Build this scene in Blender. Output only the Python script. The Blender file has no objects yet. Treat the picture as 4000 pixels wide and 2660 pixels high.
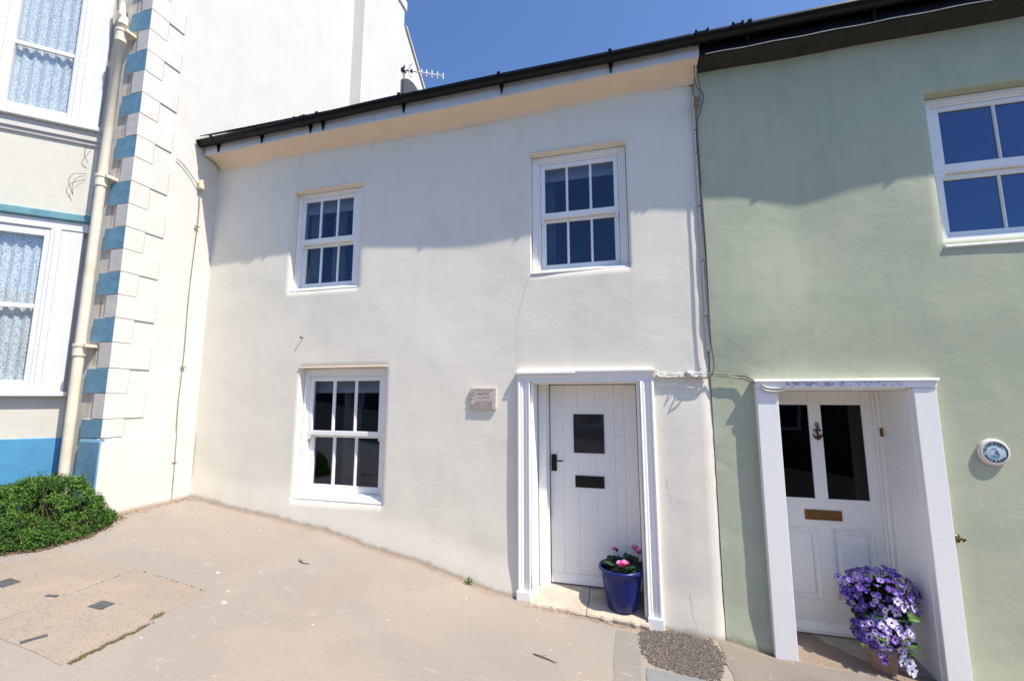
import bpy, bmesh, math, random
from mathutils import Vector, Matrix, noise

random.seed(7)
SC = bpy.context.scene
COL = SC.collection
R = math.radians

# ------------------------------------------------------------------ camera
YAW, PITCH = R(14.95), R(7.41)
cam_data = bpy.data.cameras.new("camera")
cam = bpy.data.objects.new("camera", cam_data)
COL.objects.link(cam)
cam_data.sensor_width = 36.0
cam_data.lens = 1686.0 / 4000.0 * 36.0
cam_data.clip_start = 0.05
cam_data.clip_end = 600
cam.location = (0, -3.9, 0)
cam.rotation_euler = (R(90) + PITCH, 0, YAW)
SC.camera = cam

# ------------------------------------------------------------------ light
SUN = Vector((2.7, -1.0, 4.3)).normalized()
SUN_EL = math.asin(SUN.z)
SUN_AZ = math.atan2(SUN.x, SUN.y)          # clockwise from +Y
world = bpy.data.worlds.new("World")
SC.world = world
world.use_nodes = True
wn = world.node_tree.nodes
wl = world.node_tree.links
for n in list(wn):
    wn.remove(n)
sky = wn.new("ShaderNodeTexSky")
sky.sky_type = 'NISHITA'
sky.sun_disc = False
sky.sun_elevation = SUN_EL
sky.sun_rotation = SUN_AZ
sky.altitude = 0
sky.air_density = 0.8
sky.dust_density = 1.0
sky.ozone_density = 9.5
bg = wn.new("ShaderNodeBackground")
bg.inputs[1].default_value = 0.120
wo = wn.new("ShaderNodeOutputWorld")
wl.new(sky.outputs[0], bg.inputs[0])
wl.new(bg.outputs[0], wo.inputs[0])

sun_data = bpy.data.lights.new("sun", 'SUN')
sun_data.energy = 3.4
sun_data.angle = R(0.53)
sun_data.color = (1.0, 0.94, 0.84)
sun = bpy.data.objects.new("sun", sun_data)
COL.objects.link(sun)
sun.rotation_euler = SUN.to_track_quat('Z', 'Y').to_euler()
sun.location = (10, -6, 18)

vs = SC.view_settings
vs.view_transform = 'Standard'
vs.look = 'None'
vs.exposure = 1.02
vs.gamma = 1.0
vs.use_curve_mapping = False

# ------------------------------------------------------------------ materials
def new_mat(name):
    m = bpy.data.materials.new(name)
    m.use_nodes = True
    return m, m.node_tree.nodes, m.node_tree.links

def lin(r, g, b):
    f = lambda c: (c / 255 / 12.92) if c / 255 <= 0.04045 else ((c / 255 + 0.055) / 1.055) ** 2.4
    return (f(r), f(g), f(b), 1)

def rgba(c):
    return (c[0], c[1], c[2], 1)

def coords(nodes, links, scale=(1, 1, 1), rot=(0, 0, 0)):
    tc = nodes.new("ShaderNodeTexCoord")
    mp = nodes.new("ShaderNodeMapping")
    mp.inputs['Scale'].default_value = scale
    mp.inputs['Rotation'].default_value = rot
    links.new(tc.outputs['Object'], mp.inputs[0])
    return mp.outputs[0]

def noise_node(nodes, links, vec, scale, detail=4, rough=0.55, dist=0.0):
    n = nodes.new("ShaderNodeTexNoise")
    n.inputs['Scale'].default_value = scale
    n.inputs['Detail'].default_value = detail
    n.inputs['Roughness'].default_value = rough
    n.inputs['Distortion'].default_value = dist
    links.new(vec, n.inputs['Vector'])
    return n.outputs['Fac']

def ramp(nodes, links, fac, lo, hi, a=0.0, b=1.0):
    r = nodes.new("ShaderNodeMapRange")
    r.inputs['From Min'].default_value = lo
    r.inputs['From Max'].default_value = hi
    r.inputs['To Min'].default_value = a
    r.inputs['To Max'].default_value = b
    links.new(fac, r.inputs['Value'])
    return r.outputs[0]

def mix(nodes, links, fac, a, b):
    m = nodes.new("ShaderNodeMix")
    m.data_type = 'RGBA'
    if isinstance(fac, (int, float)):
        m.inputs[0].default_value = fac
    else:
        links.new(fac, m.inputs[0])
    for sock, v in ((m.inputs[6], a), (m.inputs[7], b)):
        if isinstance(v, (tuple, list)):
            sock.default_value = rgba(v)
        else:
            links.new(v, sock)
    return m.outputs[2]

def bump(nodes, links, height, strength, dist, normal=None):
    b = nodes.new("ShaderNodeBump")
    b.inputs['Strength'].default_value = strength
    b.inputs['Distance'].default_value = dist
    links.new(height, b.inputs['Height'])
    if normal is not None:
        links.new(normal, b.inputs['Normal'])
    return b.outputs[0]

def simple(name, col, rough=0.55, metal=0.0, spec=0.4, var=0.0, vscale=6.0, col2=None,
           bumps=(), coat=0.0, lohi=(0.38, 0.66)):
    """principled with optional blotchy colour variation and noise relief"""
    m, N, L = new_mat(name)
    p = N["Principled BSDF"]
    p.inputs['Roughness'].default_value = rough
    p.inputs['Metallic'].default_value = metal
    p.inputs['Specular IOR Level'].default_value = spec
    p.inputs['Coat Weight'].default_value = coat
    p.inputs['Base Color'].default_value = rgba(col)
    if var or col2:
        vec = coords(N, L)
        f = ramp(N, L, noise_node(N, L, vec, vscale, 6, 0.6), lohi[0], lohi[1])
        c2 = col2 if col2 else tuple(c * (1 - var) for c in col[:3])
        L.new(mix(N, L, f, col, c2), p.inputs['Base Color'])
    nrm = None
    for (sc, st, di, stretch) in bumps:
        vec = coords(N, L, stretch)
        nrm = bump(N, L, noise_node(N, L, vec, sc, 5, 0.6), st, di, nrm)
    if nrm is not None:
        L.new(nrm, p.inputs['Normal'])
    return m

ONE = (1, 1, 1)

def render_mat(name, col, col2, dirty, bumpk=1.0, rough=0.85, foot=0.0, footcol=(0.36, 0.31, 0.25)):
    """old lime render under masonry paint: blotches, trowel sweeps, paint layers, grain, splash dirt at the foot"""
    m, N, L = new_mat(name)
    p = N["Principled BSDF"]
    p.inputs['Roughness'].default_value = rough
    p.inputs['Specular IOR Level'].default_value = 0.2
    vec = coords(N, L)
    big = ramp(N, L, noise_node(N, L, vec, 1.3, 5, 0.6, 0.6), 0.35, 0.7)
    c = mix(N, L, big, col, col2)
    lay = noise_node(N, L, vec, 2.7, 8, 0.62, 0.4)
    c = mix(N, L, ramp(N, L, lay, 0.555, 0.575, 0.0, 0.35), c, tuple(x * 0.93 for x in col2))
    vst = coords(N, L, (5, 5, 0.55))
    streak = ramp(N, L, noise_node(N, L, vst, 1.6, 6, 0.65), 0.53, 0.8, 0.0, 0.32)
    c = mix(N, L, streak, c, dirty)
    fine = ramp(N, L, noise_node(N, L, vec, 55, 5, 0.7), 0.62, 0.78, 0.0, 0.25)
    c = mix(N, L, fine, c, dirty)
    if foot:
        at = N.new("ShaderNodeAttribute"); at.attribute_name = 'foot'
        n = noise_node(N, L, vec, 9, 7, 0.7)
        sub = N.new("ShaderNodeMath"); sub.operation = 'MULTIPLY_ADD'
        L.new(at.outputs['Fac'], sub.inputs[0]); sub.inputs[1].default_value = -1.0 / foot
        L.new(n, sub.inputs[2])
        f = ramp(N, L, sub.outputs[0], 0.0, 0.45, 0.0, 0.75)
        c = mix(N, L, f, c, footcol)
    L.new(c, p.inputs['Base Color'])
    tro = coords(N, L, (1.0, 1.0, 1.7), (0, R(32), 0))
    n1 = bump(N, L, noise_node(N, L, tro, 4.5, 3, 0.45, 1.0), 0.26 * bumpk, 0.02)
    n2 = bump(N, L, noise_node(N, L, vec, 21, 5, 0.65), 0.30 * bumpk, 0.006, n1)
    n3 = bump(N, L, lay, 0.10, 0.02, n2)
    n4 = bump(N, L, noise_node(N, L, vec, 150, 5, 0.7), 0.30, 0.002, n3)
    L.new(n4, p.inputs['Normal'])
    return m

M = {}
M['cottage'] = render_mat('cottage_masonry_paint', (0.78, 0.73, 0.615), (0.75, 0.705, 0.60), (0.64, 0.585, 0.485), 0.27, foot=0.085, footcol=(0.42, 0.35, 0.27))
M['green'] = render_mat('green_masonry_paint', (0.485, 0.50, 0.36), (0.41, 0.448, 0.318), (0.26, 0.335, 0.235), 0.38, foot=0.10, footcol=(0.27, 0.27, 0.18))
M['cream'] = render_mat('cream_masonry_paint', (0.635, 0.61, 0.555), (0.61, 0.585, 0.53), (0.54, 0.50, 0.42), 0.2, foot=0.07)
M['cream_grey'] = render_mat('weathered_cream_paint', (0.60, 0.565, 0.51), (0.55, 0.52, 0.47), (0.42, 0.36, 0.29), 0.8)
M['panel_cream'] = render_mat('pale_cream_panel_paint', (0.62, 0.59, 0.495), (0.59, 0.565, 0.485), (0.50, 0.45, 0.36), 0.5)
M['cream_plain'] = render_mat('cream_paint_upper', (0.635, 0.61, 0.555), (0.61, 0.585, 0.53), (0.54, 0.50, 0.42), 0.2)
M['joint'] = simple('grey_joint_line', (0.36, 0.33, 0.28), 0.9)
M['filler'] = simple('pale_mastic', (0.66, 0.63, 0.56), 0.8, var=0.1, vscale=30)
M['blue'] = simple('blue_masonry_paint', (0.14, 0.295, 0.40), 0.75, var=0.22, vscale=14,
                   bumps=[(40, 0.2, 0.004, ONE), (220, 0.3, 0.0015, ONE)])
M['blue_bright'] = simple('bright_blue_plinth_paint', (0.09, 0.30, 0.50), 0.6, var=0.15, vscale=5,
                          bumps=[(30, 0.2, 0.004, ONE), (220, 0.25, 0.0015, ONE)])
M['white'] = simple('white_gloss_paint', (0.85, 0.835, 0.795), 0.38, col2=(0.66, 0.63, 0.57), vscale=38, lohi=(0.60, 0.85),
                    bumps=[(90, 0.08, 0.002, (1, 1, 0.15))])
M['white_door'] = simple('white_door_paint', (0.86, 0.84, 0.795), 0.42, col2=(0.70, 0.67, 0.60), vscale=26, lohi=(0.58, 0.85),
                         bumps=[(60, 0.12, 0.002, (2, 2, 0.08))])
M['upvc'] = simple('white_plastic', (0.68, 0.675, 0.665), 0.3, var=0.03, vscale=5)
M['fascia'] = simple('white_fascia_board', (0.60, 0.61, 0.62), 0.4, var=0.1, vscale=6)
M['black'] = simple('black_gutter_plastic', (0.004, 0.004, 0.0042), 0.38, spec=0.25, var=0.3, vscale=12)
M['soffit'] = simple('soffit_paint_with_bounce_tint', (0.82, 0.655, 0.495), 0.85, var=0.06, vscale=3,  # orange of the ground bounce under the eaves put into the paint colour
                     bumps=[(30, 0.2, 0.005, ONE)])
M['dark_soffit'] = simple('soffit_painted_eaves_shade', (0.034, 0.034, 0.026), 0.8, var=0.3, vscale=8)  # deep shade under the green eaves put into the soffit colour
M['roof'] = simple('slate_roof', (0.05, 0.052, 0.06), 0.6, var=0.5, vscale=12)
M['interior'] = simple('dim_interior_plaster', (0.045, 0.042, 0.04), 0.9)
M['blind'] = simple('pale_roller_blind', (0.74, 0.78, 0.76), 0.85)
M['curtain'] = simple('grey_curtain_cloth', (0.5, 0.47, 0.42), 0.9, var=0.2, vscale=10)
M['pipe'] = simple('cream_pipe_paint', (0.70, 0.63, 0.49), 0.5, col2=(0.60, 0.50, 0.36), vscale=5, lohi=(0.5, 0.75),
                   bumps=[(60, 0.15, 0.002, ONE)])
M['brass'] = simple('aged_brass', (0.17, 0.115, 0.045), 0.42, 0.9, var=0.6, vscale=120)
M['bronze'] = simple('brown_letter_plate', (0.22, 0.105, 0.03), 0.45, 0.35, var=0.3, vscale=60)
M['iron'] = simple('black_iron', (0.008, 0.008, 0.008), 0.5, spec=0.3)
M['lead'] = simple('grey_metal', (0.16, 0.17, 0.19), 0.5, 0.3, var=0.25, vscale=20)
M['alu'] = simple('pale_aluminium', (0.78, 0.78, 0.78), 0.35, 0.25)
M['white_cable'] = simple('white_cable_sheath', (0.72, 0.71, 0.68), 0.5, col2=(0.5, 0.47, 0.42), vscale=25)
M['grey_cable'] = simple('grey_cable_sheath', (0.17, 0.165, 0.15), 0.6, var=0.4, vscale=25)
M['green_cable'] = simple('cable_painted_green', (0.30, 0.33, 0.24), 0.6, col2=(0.07, 0.07, 0.05), vscale=9)
M['brown_cable'] = simple('brown_cable_sheath', (0.38, 0.29, 0.20), 0.6, var=0.4, vscale=30)
M['stone'] = simple('worn_sandstone_step', (0.50, 0.42, 0.325), 0.85, col2=(0.36, 0.30, 0.235), vscale=6,
                    bumps=[(9, 0.7, 0.02, (1, 1.6, 1)), (70, 0.5, 0.005, ONE)])
M['screed'] = simple('cement_step_top', (0.40, 0.35, 0.28), 0.9, col2=(0.30, 0.265, 0.22), vscale=7,
                     bumps=[(12, 0.35, 0.01, ONE), (120, 0.5, 0.003, ONE)])
M['chips'] = simple('rough_stone_chippings', (0.19, 0.152, 0.12), 0.95, col2=(0.065, 0.055, 0.05), vscale=60, lohi=(0.35, 0.6))
M['grit'] = simple('grit_and_crumbs', (0.36, 0.27, 0.19), 0.95, col2=(0.17, 0.12, 0.085), vscale=30)
M['pot_blue'] = simple('blue_glazed_pot', (0.010, 0.018, 0.135), 0.3, spec=0.35, var=0.15, vscale=10)
M['terracotta'] = simple('dusty_terracotta', (0.36, 0.24, 0.185), 0.9, col2=(0.24, 0.18, 0.15), vscale=12,
                         bumps=[(90, 0.3, 0.002, ONE)])
M['soil'] = simple('dark_compost', (0.02, 0.015, 0.011), 0.95, bumps=[(60, 0.9, 0.01, ONE)])
M['wood_twig'] = simple('dry_twig', (0.11, 0.075, 0.045), 0.9)
M['cover'] = simple('dark_iron_cover', (0.055, 0.058, 0.06), 0.7, col2=(0.10, 0.10, 0.10), vscale=40,
                    bumps=[(140, 0.6, 0.003, ONE)])
M['gum'] = simple('pale_paint_fleck', (0.66, 0.65, 0.62), 0.8)
M['crack'] = simple('hairline_crack', (0.33, 0.31, 0.27), 0.9)
M['plaque'] = simple('carved_pinkish_stone', (0.56, 0.485, 0.42), 0.85, var=0.12, vscale=40,
                     bumps=[(160, 0.4, 0.002, ONE)])
M['plaque_ink'] = simple('lettering_grey', (0.34, 0.29, 0.26), 0.9)
M['enamel'] = simple('pale_enamel_rim', (0.66, 0.61, 0.53), 0.3)
M['enamel_face'] = simple('pale_blue_enamel', (0.56, 0.66, 0.66), 0.25, col2=(0.34, 0.50, 0.56), vscale=22)
M['navy'] = simple('navy_enamel', (0.012, 0.02, 0.045), 0.3)
M['sail_blue'] = simple('violet_blue_enamel', (0.06, 0.07, 0.26), 0.3)
M['sea_blue'] = simple('sea_blue_enamel', (0.12, 0.26, 0.46), 0.3)
M['street'] = simple('asphalt_road', (0.05, 0.05, 0.052), 0.9, var=0.3, vscale=3, bumps=[(150, 0.5, 0.004, ONE)])
M['brick_far'] = simple('shaded_rubble_wall', (0.14, 0.115, 0.10), 0.9, var=0.4, vscale=2)
M['dark_curtain'] = simple('taupe_curtain_cloth', (0.30, 0.275, 0.23), 0.9, var=0.2, vscale=10)
M['red_coat'] = simple('dark_red_cloth', (0.30, 0.02, 0.03), 0.9)

# stain beside the downpipe on the weathered cream wall
def wall_front_mat():
    m = M['cream_grey'].copy()
    m.name = 'weathered_cream_paint_with_rust'
    N, L = m.node_tree.nodes, m.node_tree.links
    p = N["Principled BSDF"]
    src = p.inputs['Base Color'].links[0].from_socket
    tc = N.new("ShaderNodeTexCoord")
    sp = N.new("ShaderNodeSeparateXYZ")
    L.new(tc.outputs['Object'], sp.inputs[0])
    band = N.new("ShaderNodeMath"); band.operation = 'SUBTRACT'
    L.new(sp.outputs[0], band.inputs[0]); band.inputs[1].default_value = STAIN_X
    ab = N.new("ShaderNodeMath"); ab.operation = 'ABSOLUTE'
    L.new(band.outputs[0], ab.inputs[0])
    vec = coords(N, L, (9, 9, 1.1))
    n = noise_node(N, L, vec, 2.2, 6, 0.7)
    inside = ramp(N, L, ab.outputs[0], 0.0, 0.034, 0.9, 0.0)
    mul = N.new("ShaderNodeMath"); mul.operation = 'MULTIPLY'
    L.new(inside, mul.inputs[0])
    L.new(ramp(N, L, n, 0.35, 0.6), mul.inputs[1])
    c = mix(N, L, mul.outputs[0], src, (0.34, 0.185, 0.07))
    L.new(c, p.inputs['Base Color'])
    return m
STAIN_X = -0.228
M['cream_front'] = wall_front_mat()

def glass_mat(name, tint=(0.75, 0.8, 0.85), f0=0.09, mirror=(1, 1, 1)):
    """clear pane: Schlick mirror share over a tinted see-through part, the same from both faces"""
    m, N, L = new_mat(name)
    for n in list(N):
        N.remove(n)
    out = N.new("ShaderNodeOutputMaterial")
    tr = N.new("ShaderNodeBsdfTransparent"); tr.inputs[0].default_value = rgba(tint)
    gl = N.new("ShaderNodeBsdfGlossy"); gl.inputs['Roughness'].default_value = 0.015
    gl.inputs['Color'].default_value = rgba(mirror)
    g = N.new("ShaderNodeNewGeometry")
    dt = N.new("ShaderNodeVectorMath"); dt.operation = 'DOT_PRODUCT'
    L.new(g.outputs['Incoming'], dt.inputs[0]); L.new(g.outputs['Normal'], dt.inputs[1])
    def mth(op, a_, b_=None):
        q = N.new("ShaderNodeMath"); q.operation = op
        for i, v in enumerate((a_, b_)):
            if v is None: continue
            if isinstance(v, (int, float)): q.inputs[i].default_value = v
            else: L.new(v, q.inputs[i])
        return q.outputs[0]
    c = mth('ABSOLUTE', dt.outputs['Value'])
    p5 = mth('POWER', mth('SUBTRACT', 1.0, c), 5.0)
    F = mth('ADD', mth('MULTIPLY', p5, 1 - f0), f0)
    mx = N.new("ShaderNodeMixShader")
    L.new(F, mx.inputs[0]); L.new(tr.outputs[0], mx.inputs[1]); L.new(gl.outputs[0], mx.inputs[2])
    vec = coords(N, L)
    bb = bump(N, L, noise_node(N, L, vec, 3.0, 2, 0.5), 0.03, 0.02)
    L.new(bb, gl.inputs['Normal'])
    L.new(mx.outputs[0], out.inputs[0])
    return m
M['glass'] = glass_mat('window_glass', (0.70, 0.72, 0.76), 0.055, (0.62, 0.76, 1.0))
M['glass_blue'] = glass_mat('blue_reflection_tint_glass', (0.4, 0.45, 0.5), 0.13, (0.42, 0.60, 0.95))  # blue of the reflected sky put into the mirror colour
M['glass_bay'] = glass_mat('bay_window_glass', (0.9, 0.94, 0.97), 0.07)

def lace_mat():
    m, N, L = new_mat('net_curtain_lace')
    p = N["Principled BSDF"]
    p.inputs['Roughness'].default_value = 0.9
    vec = coords(N, L)
    v = N.new("ShaderNodeTexVoronoi"); v.inputs['Scale'].default_value = 62
    v.feature = 'DISTANCE_TO_EDGE'
    L.new(vec, v.inputs['Vector'])
    th = ramp(N, L, v.outputs['Distance'], 0.04, 0.2, 1.0, 0.0)
    n = noise_node(N, L, vec, 70, 5, 0.65)
    mx = N.new("ShaderNodeMath"); mx.operation = 'MULTIPLY_ADD'
    L.new(th, mx.inputs[0]); mx.inputs[1].default_value = 0.45
    L.new(ramp(N, L, n, 0.36, 0.62), mx.inputs[2])
    c = mix(N, L, mx.outputs[0], (0.25, 0.245, 0.23), (0.86, 0.83, 0.77))
    L.new(c, p.inputs['Base Color'])
    L.new(bump(N, L, n, 0.8, 0.01), p.inputs['Normal'])
    return m
M['lace'] = lace_mat()

def leaf_mat(name, a, b, c, rough=0.5, trans=0.25):
    m, N, L = new_mat(name)
    p = N["Principled BSDF"]
    p.inputs['Roughness'].default_value = rough
    p.inputs['Specular IOR Level'].default_value = 0.35
    g = N.new("ShaderNodeNewGeometry")
    rp = N.new("ShaderNodeValToRGB")
    rp.color_ramp.elements[0].color = rgba(a)
    rp.color_ramp.elements[1].color = rgba(c)
    e = rp.color_ramp.elements.new(0.6); e.color = rgba(b)
    L.new(g.outputs['Random Per Island'], rp.inputs[0])
    L.new(rp.outputs[0], p.inputs['Base Color'])
    t = N.new("ShaderNodeBsdfTranslucent")
    L.new(rp.outputs[0], t.inputs[0])
    mx = N.new("ShaderNodeMixShader"); mx.inputs[0].default_value = trans
    L.new(p.outputs[0], mx.inputs[1]); L.new(t.outputs[0], mx.inputs[2])
    L.new(mx.outputs[0], N["Material Output"].inputs[0])
    return m
M['shrub_leaf'] = leaf_mat('shrub_leaves', (0.02, 0.065, 0.012), (0.055, 0.15, 0.02), (0.19, 0.29, 0.05))
M['young_leaf'] = leaf_mat('young_shrub_leaves', (0.06, 0.15, 0.02), (0.12, 0.25, 0.035), (0.24, 0.36, 0.07))
M['dark_leaf'] = leaf_mat('dark_green_leaves', (0.012, 0.03, 0.012), (0.02, 0.05, 0.018), (0.03, 0.08, 0.025), 0.45, 0.12)
M['bright_leaf'] = leaf_mat('fresh_green_leaves', (0.04, 0.10, 0.015), (0.09, 0.20, 0.025), (0.16, 0.27, 0.04))
M['petal_white'] = leaf_mat('white_lilac_petals', (0.66, 0.60, 0.80), (0.78, 0.74, 0.85), (0.8, 0.79, 0.82), 0.6, 0.2)
M['petal_mid'] = leaf_mat('lilac_petals', (0.27, 0.165, 0.54), (0.39, 0.27, 0.63), (0.52, 0.40, 0.72), 0.6, 0.2)
M['petal_violet'] = leaf_mat('violet_petals', (0.06, 0.02, 0.24), (0.115, 0.045, 0.36), (0.20, 0.095, 0.46), 0.6, 0.2)
M['petal_pink'] = leaf_mat('pink_petals', (0.55, 0.03, 0.20), (0.75, 0.14, 0.38), (0.85, 0.42, 0.60), 0.6, 0.25)
M['flower_eye'] = simple('dark_flower_centre', (0.012, 0.008, 0.02), 0.7)

# ground materials
def ground_mat(name, col, col2, stain, pale, grain=1.0, crack=0.0, spots=True, dirt=False):
    m, N, L = new_mat(name)
    p = N["Principled BSDF"]
    p.inputs['Roughness'].default_value = 0.9
    p.inputs['Specular IOR Level'].default_value = 0.2
    vec = coords(N, L)
    c = mix(N, L, ramp(N, L, noise_node(N, L, vec, 0.8, 6, 0.6, 0.8), 0.35, 0.68), col, col2)
    c = mix(N, L, ramp(N, L, noise_node(N, L, vec, 2.6, 7, 0.7, 1.5), 0.60, 0.75, 0, 0.35), c, stain)
    if spots:
        vst = coords(N, L, (1.0, 2.6, 1), (0, 0, R(25)))
        c = mix(N, L, ramp(N, L, noise_node(N, L, vst, 4.2, 6, 0.6, 0.8), 0.645, 0.67, 0, 0.32), c, pale)
        v = N.new("ShaderNodeTexVoronoi"); v.inputs['Scale'].default_value = 5.5
        L.new(vec, v.inputs['Vector'])
        c = mix(N, L, ramp(N, L, v.outputs['Distance'], 0.05, 0.075, 0.7, 0.0), c, pale)
    # worn repairs with their own edges, coarse aggregate, dark pits
    rep_ = noise_node(N, L, vec, 1.15, 9, 0.55, 0.3)
    c = mix(N, L, ramp(N, L, rep_, 0.535, 0.552, 0, 0.18), c, tuple(x * 0.80 for x in col2))
    c = mix(N, L, ramp(N, L, noise_node(N, L, vec, 45, 6, 0.75), 0.50, 0.72, 0, 0.38), c, tuple(x * 0.62 for x in col))
    c = mix(N, L, ramp(N, L, noise_node(N, L, vec, 130, 4, 0.7), 0.56, 0.74, 0, 0.45), c, tuple(min(1, x * 1.45) for x in col))
    vp_ = N.new("ShaderNodeTexVoronoi"); vp_.inputs['Scale'].default_value = 38
    L.new(vec, vp_.inputs['Vector'])
    c = mix(N, L, ramp(N, L, vp_.outputs['Distance'], 0.06, 0.16, 0.55, 0.0), c, tuple(x * 0.5 for x in col))
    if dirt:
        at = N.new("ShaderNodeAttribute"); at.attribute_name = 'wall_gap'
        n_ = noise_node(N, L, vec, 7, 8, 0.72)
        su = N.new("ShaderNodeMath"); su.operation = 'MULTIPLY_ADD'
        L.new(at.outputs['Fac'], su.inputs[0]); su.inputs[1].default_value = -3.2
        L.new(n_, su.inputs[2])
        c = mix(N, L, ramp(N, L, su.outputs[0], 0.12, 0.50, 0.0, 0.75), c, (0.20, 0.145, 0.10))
    nrm = bump(N, L, noise_node(N, L, vec, 120, 5, 0.7), 0.5 * grain, 0.004)
    nrm = bump(N, L, noise_node(N, L, vec, 7, 4, 0.6), 0.25, 0.015, nrm)
    if crack:
        vv = coords(N, L, (1.0, 1.9, 1), (0, 0, R(-20)))
        v2 = N.new("ShaderNodeTexVoronoi"); v2.inputs['Scale'].default_value = 33
        v2.feature = 'DISTANCE_TO_EDGE'
        wob = N.new("ShaderNodeVectorMath"); wob.operation = 'ADD'
        nn = N.new("ShaderNodeTexNoise"); nn.inputs['Scale'].default_value = 18
        L.new(vec, nn.inputs['Vector'])
        sc = N.new("ShaderNodeVectorMath"); sc.operation = 'SCALE'; sc.inputs['Scale'].default_value = 0.09
        L.new(nn.outputs['Color'], sc.inputs[0])
        L.new(vv, wob.inputs[0]); L.new(sc.outputs[0], wob.inputs[1])
        L.new(wob.outputs[0], v2.inputs['Vector'])
        gate = ramp(N, L, noise_node(N, L, vec, 6, 3, 0.5), 0.30, 0.52)
        cr = ramp(N, L, v2.outputs['Distance'], 0.0, 0.045, 1.0, 0.0)
        mu = N.new("ShaderNodeMath"); mu.operation = 'MULTIPLY'
        L.new(cr, mu.inputs[0]); L.new(gate, mu.inputs[1])
        mu2 = N.new("ShaderNodeMath"); mu2.operation = 'MULTIPLY'
        L.new(mu.outputs[0], mu2.inputs[0]); mu2.inputs[1].default_value = crack
        c = mix(N, L, mu2.outputs[0], c, tuple(x * 0.35 for x in col))
        nrm = bump(N, L, mu.outputs[0], -0.6, 0.004, nrm)
    L.new(c, p.inputs['Base Color'])
    L.new(nrm, p.inputs['Normal'])
    return m
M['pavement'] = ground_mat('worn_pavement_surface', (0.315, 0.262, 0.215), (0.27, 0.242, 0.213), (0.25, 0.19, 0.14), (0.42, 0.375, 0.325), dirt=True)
M['slab'] = ground_mat('brushed_concrete_slab', (0.345, 0.275, 0.215), (0.305, 0.25, 0.20), (0.22, 0.165, 0.125), (0.38, 0.33, 0.27), 1.6, 0.75, False)
M['mortar'] = ground_mat('rough_mortar_patch', (0.235, 0.20, 0.165), (0.19, 0.165, 0.14), (0.15, 0.115, 0.085), (0.36, 0.32, 0.27), 2.2)
M['band'] = ground_mat('grey_cement_strip', (0.25, 0.222, 0.192), (0.23, 0.21, 0.187), (0.25, 0.22, 0.19), (0.45, 0.42, 0.38), 1.2)
M['grey_flag'] = ground_mat('blue_grey_flagstone', (0.19, 0.195, 0.20), (0.22, 0.22, 0.215), (0.2, 0.2, 0.2), (0.4, 0.4, 0.4), 1.2)

# ------------------------------------------------------------------ mesh helpers
ORG = {}

def tag(o, label=None, cat=None, group=None, kind=None):
    if label: o['label'] = label
    if cat: o['category'] = cat
    if group: o['group'] = group
    if kind: o['kind'] = kind
    return o

def thing(name, loc, label, cat, group=None):
    o = bpy.data.objects.new(name, None)
    COL.objects.link(o)
    o.empty_display_size = 0.1
    o.location = loc
    ORG[o] = Vector(loc)
    return tag(o, label, cat, group)

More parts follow.
